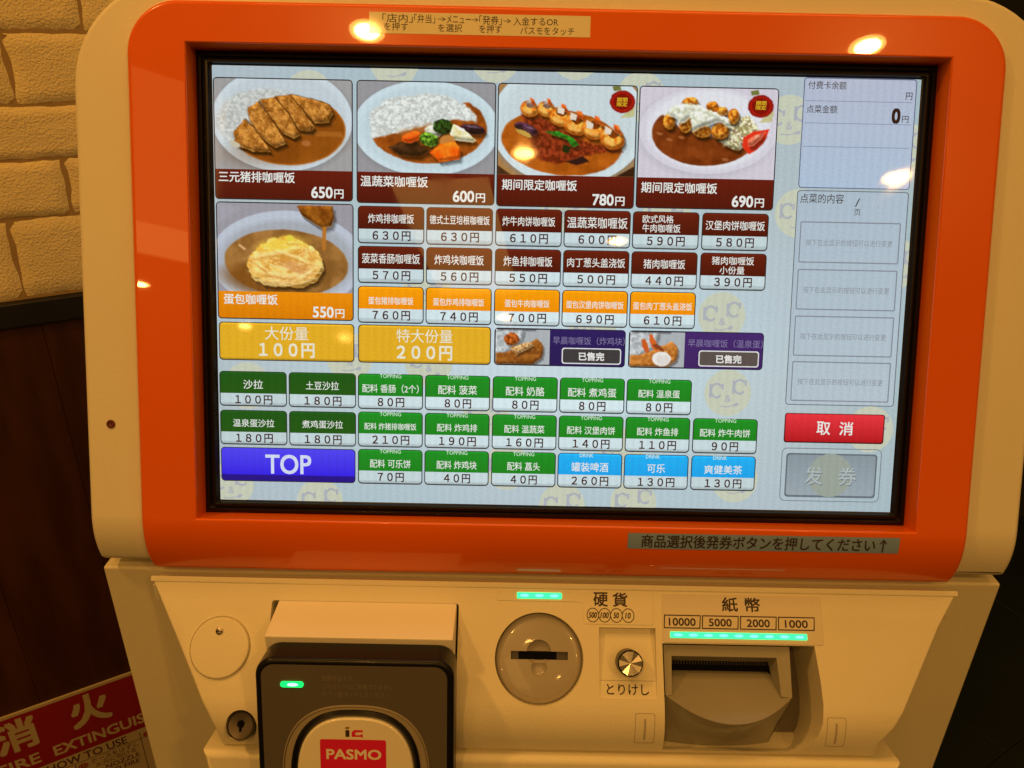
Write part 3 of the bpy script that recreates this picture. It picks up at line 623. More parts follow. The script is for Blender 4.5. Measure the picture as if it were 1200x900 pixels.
# right hand column
DK = srgb((64, 58, 58)); LN = srgb((120, 128, 138))
F = Flat(fx=fx); PQ = [(1069, 2), (1271, 2), (1271, 195), (1069, 195)]
vgrad_rect(F, 1069, 2, 1271, 195, 5, srgb((176, 184, 204)), srgb((170, 190, 212)), ZB); border(F, 1068, 1, 1272, 196, 6, 1.6, srgb((84, 94, 128)), ZB+LZ)
for y in (41.5, 80.5, 122): F.rect(1072, y-.6, 1266, y+.6, ZB+LZ, srgb((128, 140, 168)))
F.text('付费卡余额', 1076, 7, 1145, 21, ZB+LZ, DK, .004, align='LEFT'); F.text('円', 1253, 24, 1265, 37, ZB+LZ, DK, .01)
F.text('点菜金额', 1075, 49, 1131, 63, ZB+LZ, DK, .004, align='LEFT'); F.text('0', 1230, 53, 1246, 78, ZB+LZ, srgb((44, 22, 18)), .05); F.text('円', 1249, 65, 1261, 77, ZB+LZ, DK, .008)
F.build('balance_panel', M_LCD, FS, display, 'pale lilac panel showing the amount 0 yen')
F = Flat(fx=fx); vgrad_rect(F, 1068, 201, 1271, 595, 5, srgb((168, 186, 200)), srgb((176, 192, 202)), ZB); border(F, 1067, 200, 1271.5, 596, 6, 1.5, LN*.55, ZB+LZ)
F.text('点菜的内容', 1073, 206, 1153, 223, ZB+LZ, DK, .004, align='LEFT'); F.text('/', 1174, 213, 1183, 228, ZB+LZ, DK, 0); F.text('页', 1173, 232, 1185, 244, ZB+LZ, DK, 0)
for y in (256, 342.5, 428.5, 513.5):
    border(F, 1076, y, 1261, y+75, 3, 2.2, LN*1.15, ZB+LZ); F.text('按下在此显示的按钮可以进行变更', 1088, y+32, 1248, y+44, ZB+LZ, srgb((132, 138, 146)), 0)
F.build('order_panel', M_LCD, FS, display, 'grey panel of four empty order slots')
F = Flat(fx=fx); vgrad_rect(F, 1068, 611.5, 1257, 668, 5, srgb((98, 12, 22)), srgb((60, 6, 14)), ZB)
vgrad_rect(F, 1070, 613, 1255, 665.5, 4, lambda t_: srgb((228, 50, 62))*(1-t_)+srgb((178, 14, 30))*t_, None, ZB+LZ)
F.text('取', 1129, 627, 1155, 652, ZB+LZ*2, WHT, .014); F.text('消', 1172, 627, 1198, 652, ZB+LZ*2, WHT, .014); F.build('cancel_button', M_LCD, FS, display, 'red cancel button')
F = Flat(fx=fx); border(F, 1066, 678, 1256, 781, 10, 1.5, LN*.9, ZB)
vgrad_rect(F, 1075, 688, 1248, 773, 6, srgb((96, 108, 116)), srgb((100, 112, 120)), ZB+LZ); vgrad_rect(F, 1078, 691, 1245, 769, 5, srgb((134, 148, 156)), srgb((150, 164, 172)), ZB+LZ*2)
F.disc(1160, 730, 42, ZB+LZ*3, srgb((150, 160, 150))); 
for t, x in (('发', 1112), ('券', 1176)):
    F.text(t, x+1, 716, x+35, 750, ZB+LZ*4, srgb((112, 122, 128)), .004); F.text(t, x, 714, x+34, 748, ZB+LZ*5, srgb((170, 182, 184)), .004)
F.build('issue_button', M_LCD, FS, display, 'greyed out issue ticket button')

# ------------------------------------------------------------------ stickers on the orange bezel
S = .001
def label_box(x0, y0, x1, y1, z, th, rot=0):
    return box_bm(x0, x1, y0, y1, z, z+th)
F = Flat(); zt = .01612
F.rect(-.1295, .1658, .0133, .1790, zt, None, 0)
for t, a, b, y0, y1 in (('「店内」', -121, -101.5, 178.0, 172.6), ('「弁当」', -100.5, -87, 178, 172.6), ('→', -85.5, -80, 176.5, 174), ('メニュー', -79.5, -64, 177.8, 172.8), ('→', -63.5, -59, 176.5, 174), ('「発券」', -58.5, -44, 178, 172.4), ('→', -43, -38, 176.2, 173.6), ('入金するOR', -36.5, -7.5, 177.5, 172.4),
                        ('を押す', -120, -104.5, 172.6, 167.6), ('を選択', -85, -69.5, 172.4, 167.4), ('を押す', -58.5, -44, 172.3, 167.2), ('パスモをタッチ', -32, 3, 171.6, 166.8)):
    F.text(t, a*S, y0*S, b*S, y1*S, zt+.00005, None, .002, 1)
F.build('instruction_sticker', [M_PAPER, M_INK], FS, bezel, 'cream paper strip with Japanese instructions above the screen')
F = Flat(); F.bend = lambda x, y, z: (x, y, z-drop(y)+(.0001 if y < V0 else 0))
n = 6
for i in range(n):
    ya, yb = -.1623-(.0118*i/n), -.1623-(.0118*(i+1)/n); F.rect(.0497, yb, .2381, ya, .01625, None, 0)
F.text('商品選択後発券ボタンを押してください', .0590, -.1634, .2215, -.1730, .01635, None, .014, 1)
[F.rect(.2264, -.1645-.0015*(q+1), .2274, -.1645-.0015*q, .0164, None, 1) for q in range(6)]; F.poly([(.2269, -.1634), (.2243, -.1668), (.2248, -.1674), (.2269, -.1650)], .01637, None, 1); F.poly([(.2269, -.1634), (.2295, -.1668), (.2290, -.1674), (.2269, -.1650)], .01638, None, 1)
F.build('instruction_sticker', [M_TAPE, M_INK], FS, bezel, 'grey tape strip with Japanese lettering below the screen')

# ------------------------------------------------------------------ lower cabinet
def cabinet_bm():
    bm = bmesh.new()
    prof = [(-.056, -.197), (-.056, -1.195), (.26, -1.195), (.26, -.197)]
    vs = [[bm.verts.new((x, y, z)) for y, z in prof] for x in (-.3305, .3305)]
    bm.faces.new(vs[0]); bm.faces.new(vs[1][::-1])
    for i in range(4): bm.faces.new((vs[0][i], vs[1][i], vs[1][(i+1) % 4], vs[0][(i+1) % 4]))
    bmesh.ops.recalc_face_normals(bm, faces=bm.faces)
    bmesh.ops.bevel(bm, geom=[e for e in bm.edges], offset=.0022, segments=3, affect='EDGES', profile=.5)
    return bm
cab = from_bm('cabinet', cabinet_bm(), M_CREAM2, TZ, machine, 45)
F = Flat(); border(F, -.312, -.045, -.285, -.030, .001, .0006, None, 0); F.build('hatch_outline', M_INK, Matrix.Translation((0, 0, Z0-.1968)), cab)

# control panel: tapered sloping pod with openings cut out of it
def pdrop(s):
    t = max(0, s-.077); rr_ = .042; return rr_-math.sqrt(max(1e-9, rr_*rr_-min(t, .9*rr_)**2))
def pod_outline():
    return [(-.2885, 0), (-.2670, -.038), (-.2510, -.067), (-.2440, -.080), (-.2385, -.090), (-.2335, -.101), (-.2318, -.1115), (.2270, -.1115), (.2290, -.1010), (.2380, -.090), (.2440, -.080), (.2520, -.0655), (.2755, -.0225), (.2905, 0)]
def extrude_poly(pts, z0, z1):
    bm = bmesh.new(); a = [bm.verts.new((x, y, z1)) for x, y in pts]; b = [bm.verts.new((x, y, z0)) for x, y in pts]
    bm.faces.new(a); bm.faces.new(b[::-1]); n = len(pts)
    for i in range(n): bm.faces.new((a[i], b[i], b[(i+1) % n], a[(i+1) % n]))
    bmesh.ops.recalc_face_normals(bm, faces=bm.faces); return bm
bm = extrude_poly(pod_outline(), -.060, 0)
bmesh.ops.bevel(bm, geom=[e for e in bm.edges if all(abs(v.co.z) < 1e-6 for v in e.verts)], offset=.0022, segments=3, affect='EDGES', profile=.5)
for k in range(13):
    bmesh.ops.bisect_plane(bm, geom=bm.verts[:]+bm.edges[:]+bm.faces[:], plane_co=(0, -.0772-.0027*k, 0), plane_no=(0, 1, 0))
for v in bm.verts:
    if v.co.z > -.01: v.co.z -= pdrop(-v.co.y)
pod = from_bm('control_panel', bm, M_CREAM2, FP, machine)
def cut(o, bms):
    dg = None
    for bmc in bms:
        me = bpy.data.meshes.new('cutter'); bmesh.ops.recalc_face_normals(bmc, faces=bmc.faces); bmc.to_mesh(me); bmc.free()
        c = bpy.data.objects.new('cutter', me); C.objects.link(c); c.matrix_world = WORLD[o.name]
        m = o.modifiers.new('b', 'BOOLEAN'); m.operation = 'DIFFERENCE'; m.solver = 'EXACT'; m.object = c
        bpy.context.view_layer.update(); dg = bpy.context.evaluated_depsgraph_get()
        nm = bpy.data.meshes.new_from_object(o.evaluated_get(dg)); o.modifiers.clear(); o.data = nm
        bpy.data.objects.remove(c)
def tilt_box(x0, x1, s0, s1, d0, d1):
    """recess whose floor runs from depth d0 at the top to d1 at the bottom"""
    bm = bmesh.new(); p = [(-s0, -d0), (-s1, -d1), (-s1, .02), (-s0, .02)]
    a = [bm.verts.new((x0, y, z)) for y, z in p]; b = [bm.verts.new((x1, y, z)) for y, z in p]
    bm.faces.new(a); bm.faces.new(b[::-1])
    for i in range(4): bm.faces.new((a[i], b[i], b[(i+1) % 4], a[(i+1) % 4]))
    return bm
def rr_cut(x0, x1, s0, s1, r, d): return extrude_poly(rr(x0, -s1, x1, -s0, r), -d, .02)
bill = [(.0772, -.0368), (.1850, -.0368), (.1875, -.060), (.1882, -.075), (.1873, -.088), (.1845, -.097), (.1800, -.1035), (.1735, -.1080), (.1680, -.1090), (.078, -.1090)]
cut(pod, [rr_cut(-.2010, -.0675, .0125, .112, .002, .05), lathe([(0, -.009), (.0312, -.009), (.0312, .01), (0, .01)], 64, -.0098, -.0487),
          extrude_poly(bill, -.058, .02), tilt_box(.0326, .0727, .0268, .0738, .006, .0006),
          lathe([(0, -.012), (.0105, -.012), (.0105, .01), (0, .01)], 40, -.2157, -.0965),
          lathe([(0, -.0012), (.0214, -.0012), (.0214, .01), (0, .01)], 64, -.2344, -.0452)])
pod.data.materials.clear(); pod.data.materials.append(M_CREAM2)
pod.data.shade_smooth(); pod.data.set_sharp_from_angle(angle=R(28))
# lower cover below the groove
FL = pframe((0, -.134, -.2935+Z0), 16)
bm = extrude_poly([(-.2440, 0), (-.2330, -.060), (.232, -.060), (.2450, 0)], -.05, 0)
bmesh.ops.bevel(bm, geom=[e for e in bm.edges if all(abs(v.co.z) < 1e-6 for v in e.verts)], offset=.005, segments=5, affect='EDGES', profile=.5)
from_bm('lower_cover', bm, M_CREAM2, FL, machine, 40)
# top lip of the pod meeting the head
from_bm('panel_lip', box_bm(-.2895, .2915, -.0012, .0030, -.0225, .0006, .0009), M_CREAM2, FP, pod, 40)
from_bm('ledge', box_bm(-.2880, .2895, -.070, -.0575, -.215, -.2005), M_CREAM2, TZ, pod)

# round blank cover with screw
bm = lathe([(.0206, -.004), (.0206, .0010), (.0202, .0020), (.0192, .0025), (0, .0026)], 64, -.2344, -.0452)
rc = from_bm('round_cover', bm, M_CREAM2, FP, pod, 35)
bm = lathe([(.0026, .0022), (.0026, .0030), (.0019, .0035), (0, .0036)], 24, -.2352, -.0340); from_bm('screw', bm, M_STEEL, FP, rc, 35)
F = Flat(); F.rect(-.2375, -.0344, -.2329, -.0337, .00365, None, 0); F.build('screw_slot', M_BLACKM, FP, rc)
# key lock
kl = from_bm('key_lock', lathe([(.0100, -.012), (.0100, -.0024), (.0096, -.0016), (.0088, -.0018), (.0084, -.0032), (.0040, -.0038), (0, -.0038)], 40, -.2157, -.0965), mat('dark_lock_steel', (.10, .085, .07), .3, metal=1, var=.2, vscale=60), FP, pod, 40)
F = Flat(); F.disc(-.2157, -.0955, .0026, -.0036, None); F.rect(-.2166, -.1005, -.2148, -.0955, -.00355); F.build('keyhole', M_BLACKM, FP, kl)

# coin slot
cx, cy = -.0098, -.0487
bm = lathe([(.0306, -.0080), (.0306, -.0066), (.0298, -.0055), (.0280, -.0047), (.0250, -.0042), (.012, -.0040), (0, -.0040)], 72, cx, cy)
coin = from_bm('coin_slot', bm, M_GREYC, FP, pod)
def groove_cutters():
    c = [extrude_poly([(-.0297, -.0497), (.0108, -.0497), (.0108, -.0441), (-.0297, -.0441)], -.0072, .01)]
    a = bmesh.new(); bmesh.ops.create_icosphere(a, subdivisions=4, radius=.0095)
    for v in a.verts: v.co = (v.co.x-.0098, v.co.y-.0448, v.co.z*.8-.0010)
    b = bmesh.new(); bmesh.ops.create_icosphere(b, subdivisions=4, radius=.0075)
    for v in b.verts: v.co = (v.co.x-.0096, v.co.y-.0555, v.co.z+.0008)
    return c+[a, b]
cut(coin, groove_cutters()); coin.data.materials.clear(); coin.data.materials.append(M_GREYC); coin.data.shade_smooth(); coin.data.set_sharp_from_angle(angle=R(30))
F = Flat(); F.rect(-.0297, -.0497, .0108, -.0441, -.0064, None, 1); F.rect(-.0243, -.0496, .0028, -.0442, -.0062); F.build('slot_opening', [M_BLACKM, mat('slot_end_grey', (.05, .045, .04), .5)], FP, coin)

# label plates, lights and lettering of the panel
def plate(name, pts, z0, z1, m, parent, bev=.0003, label=None):
    bm = extrude_poly(pts, z0, z1)
    if bev: bmesh.ops.bevel(bm, geom=[e for e in bm.edges if all(abs(v.co.z-z1) < 1e-6 for v in e.verts)], offset=bev, segments=2, affect='EDGES', profile=.5)
    return from_bm(name, bm, m, FP, parent, 40, label)
plate('coin_label_plate', [(-.0405, -.0098), (.0195, -.0098), (.0208, -.0112), (.0215, -.0235), (.0228, -.0248), (.0700, -.0248), (.0712, -.0236), (.0715, -.0030), (.0705, -.0022), (-.0398, -.0022), (-.0407, -.0032)], -.001, .0004, M_CREAM2, pod)
plate('bill_label_plate', rr(.0776, -.0362, .1915, -.0030, .0015, 2), -.001, .0006, mat('bill_plate_plastic', (.66, .60, .49), .45, var=.05, bump=.2, bscale=1500), pod, .0004)
def led(x0, x1, s0, s1, z, n, parent):
    o = plate('indicator_light', rr(x0, -s1, x1, -s0, .0004, 2), -.001, z, M_LED, parent, .0003)
    F = Flat(); w_ = (x1-x0)/n
    for i in range(n): F.disc(x0+w_*(i+.5), -(s0+s1)/2, w_*.30, z+.00005, None, 0, (s1-s0)*.26, 14)
    F.build('lamp_core', M_LEDC, FP, o); return o
led(-.0260, .0059, .0038, .0080, .0010, 3, pod); led(.0830, .1800, .0288, .0329, .0012, 9, pod)
F = Flat(); z = .00046; T = lambda t, x0, s0, x1, s1, b=.004, sh=0: F.text(t, x0*S, -s0*S, x1*S, -s1*S, z, None, b, 0, shear=sh)
T('硬', 28.6, 2.9, 39.0, 12.4, .022); T('貨', 42.4, 2.9, 53.0, 12.4, .022)
for i, t in enumerate(('500', '100', '50', '10')):
    x = (28.2+8.4*i); c1 = [((x+4.45*math.cos(a))*S, (-18.5+5.0*math.sin(a))*S) for a in np.linspace(0, 2*math.pi, 33)[:-1]]; c2 = [((x+3.85*math.cos(a))*S, (-18.5+4.4*math.sin(a))*S) for a in np.linspace(0, 2*math.pi, 33)[:-1]]
    if i == 0: F.ring(c1, c2, z)
    else:
        n_ = 32; keep = [k for k in range(n_) if (math.cos(2*math.pi*(k+.5)/n_)*4.3 > -8.4/2)]
        F.add(c1+c2, [(k, (k+1) % n_, n_+(k+1) % n_, n_+k) for k in keep], z)
    wt = 2.9 if len(t) == 3 else 1.9; T(t, x-wt-.3, 16.6, x+wt-.3, 20.4, .035, .12)
F.build('coin_lettering', M_INK, FP, pod)
F = Flat(); z = .00066
T('紙', 120.6, 4.7, 132.0, 14.3, .02); T('幣', 137.0, 4.7, 148.0, 14.3, .02)
for i, t in enumerate(('10000', '5000', '2000', '1000')):
    x0 = 78.9+27.1*i; x1 = x0+26.3; sh = .7
    o_ = [((x0-sh*.6)*S, -26.6*S), ((x1-sh)*S, -26.6*S), (x1*S, -17.2*S), ((x0)*S, -17.2*S)]
    i_ = [((x0+.75-sh*.6)*S, -25.8*S), ((x1-.8-sh)*S, -25.8*S), ((x1-.75)*S, -18.0*S), ((x0+.8)*S, -18.0*S)]; F.ring(o_, i_, z)
    wt = 9.6 if len(t) == 5 else 8.2; T(t, (x0+x1)/2-wt-.3, 19.5, (x0+x1)/2+wt-.3, 24.6, .03)
F.build('bill_lettering', M_INK, FP, pod)
# coin return button in its recess
bm = lathe([(.0090, -.006), (.0090, .0070), (.0088, .0082), (.0080, .0088)], 40, .0531, -.0499); kn = from_bm('return_knob', bm, M_BLACK, FP, pod, 40)
bm = bmesh.new(); n = 12; c = bm.verts.new((.0531, -.0499, .0089)); ring = []
for i in range(n):
    a = 2*math.pi*i/n+.25; r_ = .0081; ring.append(bm.verts.new((.0531+r_*math.cos(a), -.0499+r_*math.sin(a), .0087 if i % 2 else .0098)))
for i in range(n): bm.faces.new((c, ring[i], ring[(i+1) % n]))
kf = from_bm('knob_face', bm, M_CHROME, FP, kn)
F = Flat(); z = .00013; T('とりけし', 37.6, 64.6, 67.2, 71.6, .010); 
F.bend = lambda x, y, z_: (x, y, -(.006+(.0006-.006)*((-y-.0268)/.047))+.0001)
F.build('return_lettering', M_INK, FP, pod)
F = Flat(); F.rect(.0330, -.0625, .0723, -.0621, 0); F.bend = lambda x, y, z_: (x, y, -(.006+(.0006-.006)*((-y-.0268)/.047))+.0001)
F.build('recess_line', mat('fine_seam', (.40, .36, .29), .6), FP, pod)
# small rib plates at the foot of the panel
for x0, x1, s0, s1 in ((.0572, .0710, .0831, .104), (.1903, .2036, .0836, .104)):
    pts = rr(x0, -s1, x1, -s0, .0015, 3)
    F = Flat(); F.bend = lambda x, y, z_: (x, y, .00015+z_-pdrop(-y))
    def seg_outline(a, b, wd, zz):   # outline in short pieces so that it follows the curve
        q = []
        for i in range(len(a)):
            p0, p1 = a[i], a[(i+1) % len(a)]; m_ = max(1, int(math.hypot(p1[0]-p0[0], p1[1]-p0[1])/.003))
            for k in range(m_): q.append((p0[0]+(p1[0]-p0[0])*k/m_, p0[1]+(p1[1]-p0[1])*k/m_))
        cxx, cyy = np.mean([p[0] for p in q]), np.mean([p[1] for p in q])
        inn = [(x-wd*np.sign(x-cxx), y-wd*np.sign(y-cyy)) for x, y in q]; F.ring(q, inn, zz)
    seg_outline(pts, None, .0004, 0); xm = (x0+x1)/2
    for k in range(6): F.rect(xm-.0007, -(s0+.004+.0024*(k+1)), xm+.0007, -(s0+.004+.0024*k), 0)
    F.build('rib_mark', mat('moulded_shadow_plastic', (.40, .35, .28), .6), FP, pod)

# bill slot module
def quad_strip(rows):
    bm = bmesh.new(); vs = [[bm.verts.new(p) for p in r_] for r_ in rows]
    for a, b in zip(vs, vs[1:]):
        for i in range(len(a)-1): bm.faces.new((a[i], a[i+1], b[i+1], b[i]))
    return bm
# backing behind module, its dark brown stands in for the recess shade
from_bm('recess_lining', box_bm(.0765, .1885, -.1085, -.036, -.0595, -.045), mat('recess_shade_brown', (.13, .11, .08), .6, var=.1), FP, pod)
x0, x1 = .0790, .1688
bm = bmesh.new()
outer = [(x0, -.0380), (x1, -.0380), (x1-.001, -.0715), (x0, -.0715)]; innr = [(x0+.0055, -.0455), (x1-.0095, -.0455), (x1-.0085, -.0712), (x0+.0045, -.0712)]
zf = (-.005, -.005, -.003, -.003)
o_ = [bm.verts.new((*p, z_)) for p, z_ in zip(outer, zf)]; i_ = [bm.verts.new((*p, z_)) for p, z_ in zip(innr, zf)]
ib = [bm.verts.new((*p, z_)) for p, z_ in zip([(x0+.0065, -.0495), (x1-.012, -.0495), (x1-.010, -.0715), (x0+.0055, -.0715)], (-.017, -.017, -.010, -.010))]
ob = [bm.verts.new((p[0], p[1], -.045)) for p in outer]
for k in (0, 1, 3): bm.faces.new((o_[k], o_[(k+1) % 4], i_[(k+1) % 4], i_[k])); 
for k in (0, 1, 3): bm.faces.new((i_[k], i_[(k+1) % 4], ib[(k+1) % 4], ib[k]))
for k in (0, 1, 3): bm.faces.new((o_[k], o_[(k+1) % 4], ob[(k+1) % 4], ob[k]))
bs = from_bm('bill_slot', bm, M_GREY, FP, pod)
from_bm('slot_opening', box_bm(x0+.004, x1-.011, -.0562, -.0490, -.040, -.0170), M_BLACKM, FP, bs)
F = Flat()
for i in range(34):
    x = x0+.008+i*.0021; F.rect(x, -.0520, x+.0008, -.0492, -.0166)
F.build('brush', mat('brush_dark', (.02, .018, .016), .7), FP, bs)
n = 28; back = []; mid = []; edge = []; e2 = []; foot = []
for i in range(n+1):
    u = 2*i/n-1; x = x0+(x1-x0-.001)*i/n; k = 1-u*u
    xb = x0+.006+(x1-x0-.018)*i/n
    back.append((xb, -.0560, -.0215)); edge.append((x, -(.0713+.0168*k), -.0028+.0105*k)); e2.append((x, -(.0728+.0172*k), -.0046+.0105*k))
    mid.append(((xb+x)/2, -(.0636+.0084*k), -.0122+.0053*k)); xf = x0+.001+(x1-x0-.012)*i/n; foot.append((xf, -.1088, -.036+.006*k))
bm = quad_strip([back, mid, edge, e2, [( (a[0]+b[0])/2, (a[1]+b[1])/2, (a[2]+b[2])/2-.001) for a, b in zip(e2, foot)], foot])
from_bm('bill_tray', bm, M_GREY, FP, bs, 20, weighted=False)
bm = quad_strip([[(.1688, -.0380, -.0050), (.1695, -.0380, -.045)], [(.1678, -.0715, -.0030), (.1690, -.0715, -.045)], [(.1580, -.1088, -.0360), (.1600, -.1088, -.045)]])
from_bm('slot_side', bm, M_GREY, FP, bs, 40)

# card reader
RX0, RX1 = -.1965, -.0690
reader = from_bm('card_reader', box_bm(RX0, RX1, -.112, -.060, -.36, ZT, .0012), M_WHITE, TZ, machine, 40)
# black body, front tilted 15 degrees: written in the reader frame (x, y up the face, z out)
bm = extrude_poly(rr(-.1968, -.150, -.0665, .0015, .0125, 8), -.0215, -.0005)
fe = [e for e in bm.edges if all(abs(v.co.z+.0005) < 1e-6 for v in e.verts)]
bmesh.ops.bevel(bm, geom=fe, offset=.0028, segments=4, affect='EDGES', profile=.5)
body = from_bm('reader_body', bm, M_BLACK, FR, reader, 50)
bm = extrude_poly(rr(-.1925, -.146, -.0712, -.0025, .0085, 8), -.001, -.0001); from_bm('reader_face', bm, M_FACE, FR, reader, 40)
F = Flat(); z = .00003
for t, a, b, s0, s1 in (('残額不足です', -152.8, -132.8, 9.3, 13.5), ('このカードはご利用できません', -152.6, -106.5, 15.2, 19.0), ('もう一度タッチしてください', -152.4, -108.8, 20.6, 24.6)): F.text(t, a*S, -s0*S, b*S, -s1*S, z, None, 0, 0)
F.build('faint_lettering', M_FACETXT, FR, reader)
ld = from_bm('indicator_light', extrude_poly(rr(-.1798, -.0180, -.1648, -.0140, .0018, 5), -.001, .0006), M_LEDR, FR, reader)
F = Flat(); F.disc(-.1718, -.0160, .0036, .0007, None, 0, .0012); F.build('lamp_core', M_LEDRC, FR, ld)
def sq(cx, cy, a, b, e=2.6, n=64):
    return [(cx+a*np.sign(math.cos(t))*abs(math.cos(t))**(2/e), cy+b*np.sign(math.sin(t))*abs(math.sin(t))**(2/e)) for t in [2*math.pi*i/n for i in range(n)]]
px_, py_ = -.1315, -.0860
def loop_solid(prof, cx, cy, mats, name, parent):
    bm = bmesh.new(); rings = [[bm.verts.new((x, y, z_)) for x, y in sq(cx, cy, a, b)] for a, b, z_ in prof]
    for p, q in zip(rings, rings[1:]):
        for i in range(len(p)): bm.faces.new((p[i], p[(i+1) % len(p)], q[(i+1) % len(p)], q[i]))
    return from_bm(name, bm, mats, FR, parent, 40)
M_RING = mat('reader_ring_grey', (.30, .26, .20), .35, coat=.4)
r0 = loop_solid([(.0492, .0557, -.0002), (.0490, .0555, .0005), (.0484, .0549, .0006), (.0482, .0547, .0002)], px_, py_, M_RING, 'outer_ring', reader)
r1_ = loop_solid([(.0478, .0543, -.0001), (.0476, .0541, .0002), (.0432, .0524, .0004), (.0430, .0522, -.0005)], px_, py_, M_RING, 'grey_ring', reader)
loop_solid([(.0434, .0528, -.0001), (.0432, .0526, .0012), (.0415, .0505, .0022), (.0400, .0490, .0012), (.0396, .0485, -.0005)], px_, py_, M_BLACK, 'black_ring', reader)
bm = extrude_poly(sq(px_, py_, .0388, .0478), -.001, .0025); bmesh.ops.bevel(bm, geom=[e for e in bm.edges if all(abs(v.co.z-.0025) < 1e-6 for v in e.verts)], offset=.0015, segments=4, affect='EDGES', profile=.5)
pad = from_bm('touch_pad', bm, M_PAD, FR, reader, 40)
F = Flat(fx=lambda x, y: (x, y+.0058)); z = .00258
M_TAN = mat('tan_print', (.45, .25, .08), .5)
F.poly(rr(-.1545, -.092, -.1110, -.0594, .0015, 4), z, None, 0)
F.rect(-.1376, -.0575, -.1350, -.0525, z, None, 1); F.poly([(-.1385, -.0512), (-.1345, -.0500), (-.1362, -.0516)], z, None, 2); F.disc(-.1363, -.0510, .0014, z, None, 2, .0009, 12)
F.poly([(-.1335, -.0575), (-.1335, -.0540), (-.1318, -.0524), (-.1262, -.0524), (-.1262, -.0539), (-.1308, -.0541), (-.1312, -.0546), (-.1312, -.0556), (-.1308, -.0561), (-.1278, -.0561), (-.1278, -.0555), (-.1262, -.0555), (-.1262, -.0578), (-.1272, -.0578), (-.1276, -.0573), (-.1327, -.0574)], z, None, 0)
F.text('PASMO', -.1505, -.0668, -.1142, -.0738, z+.00004, None, .035, 3)
F.build('pad_print', [M_RED, M_INK, M_TAN, M_PAD], FR, pad)

# ------------------------------------------------------------------ brick wall, panelling, floor
WA = R(31.5); WD = Vector((math.cos(WA), math.sin(WA), 0)); WN = Vector((math.sin(WA), -math.cos(WA), 0))
W0 = Vector((-.6835, .5391, Z0))
FW = frame(W0, WD, Vector((0, 0, 1)), WN)              # x along the wall, y up, z out of the wall
M_BRICK = mat('cream_stone_brick', (.82, .68, .36), .8, spec=.12, var=.10, vscale=16, bump=1.0, bscale=330)
M_BRICK.node_tree.nodes['Bump'].inputs['Distance'].default_value = .0022
M_MORTAR = mat('mortar', (.34, .23, .10), .9, spec=.1, var=.15, vscale=30, bump=.6, bscale=200)
wall = thing('brick_wall', 'cream rough brick wall with brown joints behind the left side of the machine', 'wall', tuple(W0-Vector((0, 0, Z0))))
from_bm('mortar_bed', box_bm(-.9, 1.15, -.200, 1.2, -.12, -.0062), M_MORTAR, FW, wall)
def brick(x0, x1, y0, y1, seed):
    nx, ny = 22, 10; bm = bmesh.new(); r_ = np.random.default_rng(seed); vs = []
    ph = r_.random(6)*6
    for j in range(ny+1):
        row = []
        for i in range(nx+1):
            u, v = i/nx, j/ny; ed = min(u*(x1-x0), (1-u)*(x1-x0), v*(y1-y0), (1-v)*(y1-y0))
            zz = -.0066+.0042*min(1, (ed/.005))**.6 + .0005*math.sin(u*9+ph[0])*math.sin(v*5+ph[1])+.00035*r_.normal()*(ed > .002)
            wob = .0008*math.sin(u*7+ph[2])+.0006*math.sin(u*31+ph[3])+.0004*r_.normal(); wobx = .0014*math.sin(v*7+ph[4])+.0006*math.sin(v*17+ph[5])
            row.append(bm.verts.new((x0+u*(x1-x0)+wobx, y0+v*(y1-y0)+wob, zz)))
        vs.append(row)
    for j in range(ny):
        for i in range(nx): bm.faces.new((vs[j][i], vs[j][i+1], vs[j+1][i+1], vs[j+1][i]))
    return bm
rows = [(-.199, -.088, -.25), (-.088, -.011, .042), (-.011, .058, -.095), (.058, .145, .006), (.145, .232, .100), (.232, .31, -.02), (.31, .39, .08), (.39, .475, -.06), (.475, .56, .05)]
k = 0
for (y0, y1, xs) in rows:
    x = xs-.21*5; r_ = random.Random(int(y0*1000))
    while x < -.85: x += .21
    xl = -.9
    while xl < 1.14:
        xe = x if x < 1.14 else 1.15
        if xe-xl > .03: from_bm('brick', brick(xl+.0018, xe-.0018, y0+.0018, y1-.0018, k), M_BRICK, FW, wall, 60); k += 1
        xl = xe; x += .21
# wood panelling below the bricks
M_WOOD = mat('dark_stained_wood', (.052, .016, .004), .5, spec=.25, var=.85, vscale=9, bump=.3, bscale=40, stretch=(3, .5, 1))
M_WOODB = mat('black_rail_paint', (.006, .006, .007), .45)
pan = thing('wood_panelling', 'dark brown wooden boards with black top rail under the brick wall', 'panelling', tuple(W0+WD*.0-Vector((0, 0, Z0))+WN*.001))
from_bm('top_rail', box_bm(-.9, 1.15, -.236, -.2005, -.10, .006, .002), M_WOODB, FW, pan)
from_bm('backing', box_bm(-.9, 1.15, -1.2, -.237, -.10, -.012), M_BLACKM, FW, pan)
x = -.90; r_ = random.Random(5)
while x < 1.14:
    wdt = .145; xe = min(x+wdt, 1.15)
    from_bm('board', box_bm(x+.0002, xe-.0002, -1.195, -.2365, -.012, -.001+r_.uniform(-.0003, .0003), .0005), M_WOOD, FW, pan); x = xe
# dark wall further along to the right
dw = from_bm('dark_wall', box_bm(1.1505, 5.5, -1.2, 1.4, -.2, .02), mat('charcoal_paint', (.006, .009, .006), .6, var=.3, vscale=3), FW)
dw['label'] = 'near black wall in the gloom to the right of the machine'; dw['category'] = 'wall'
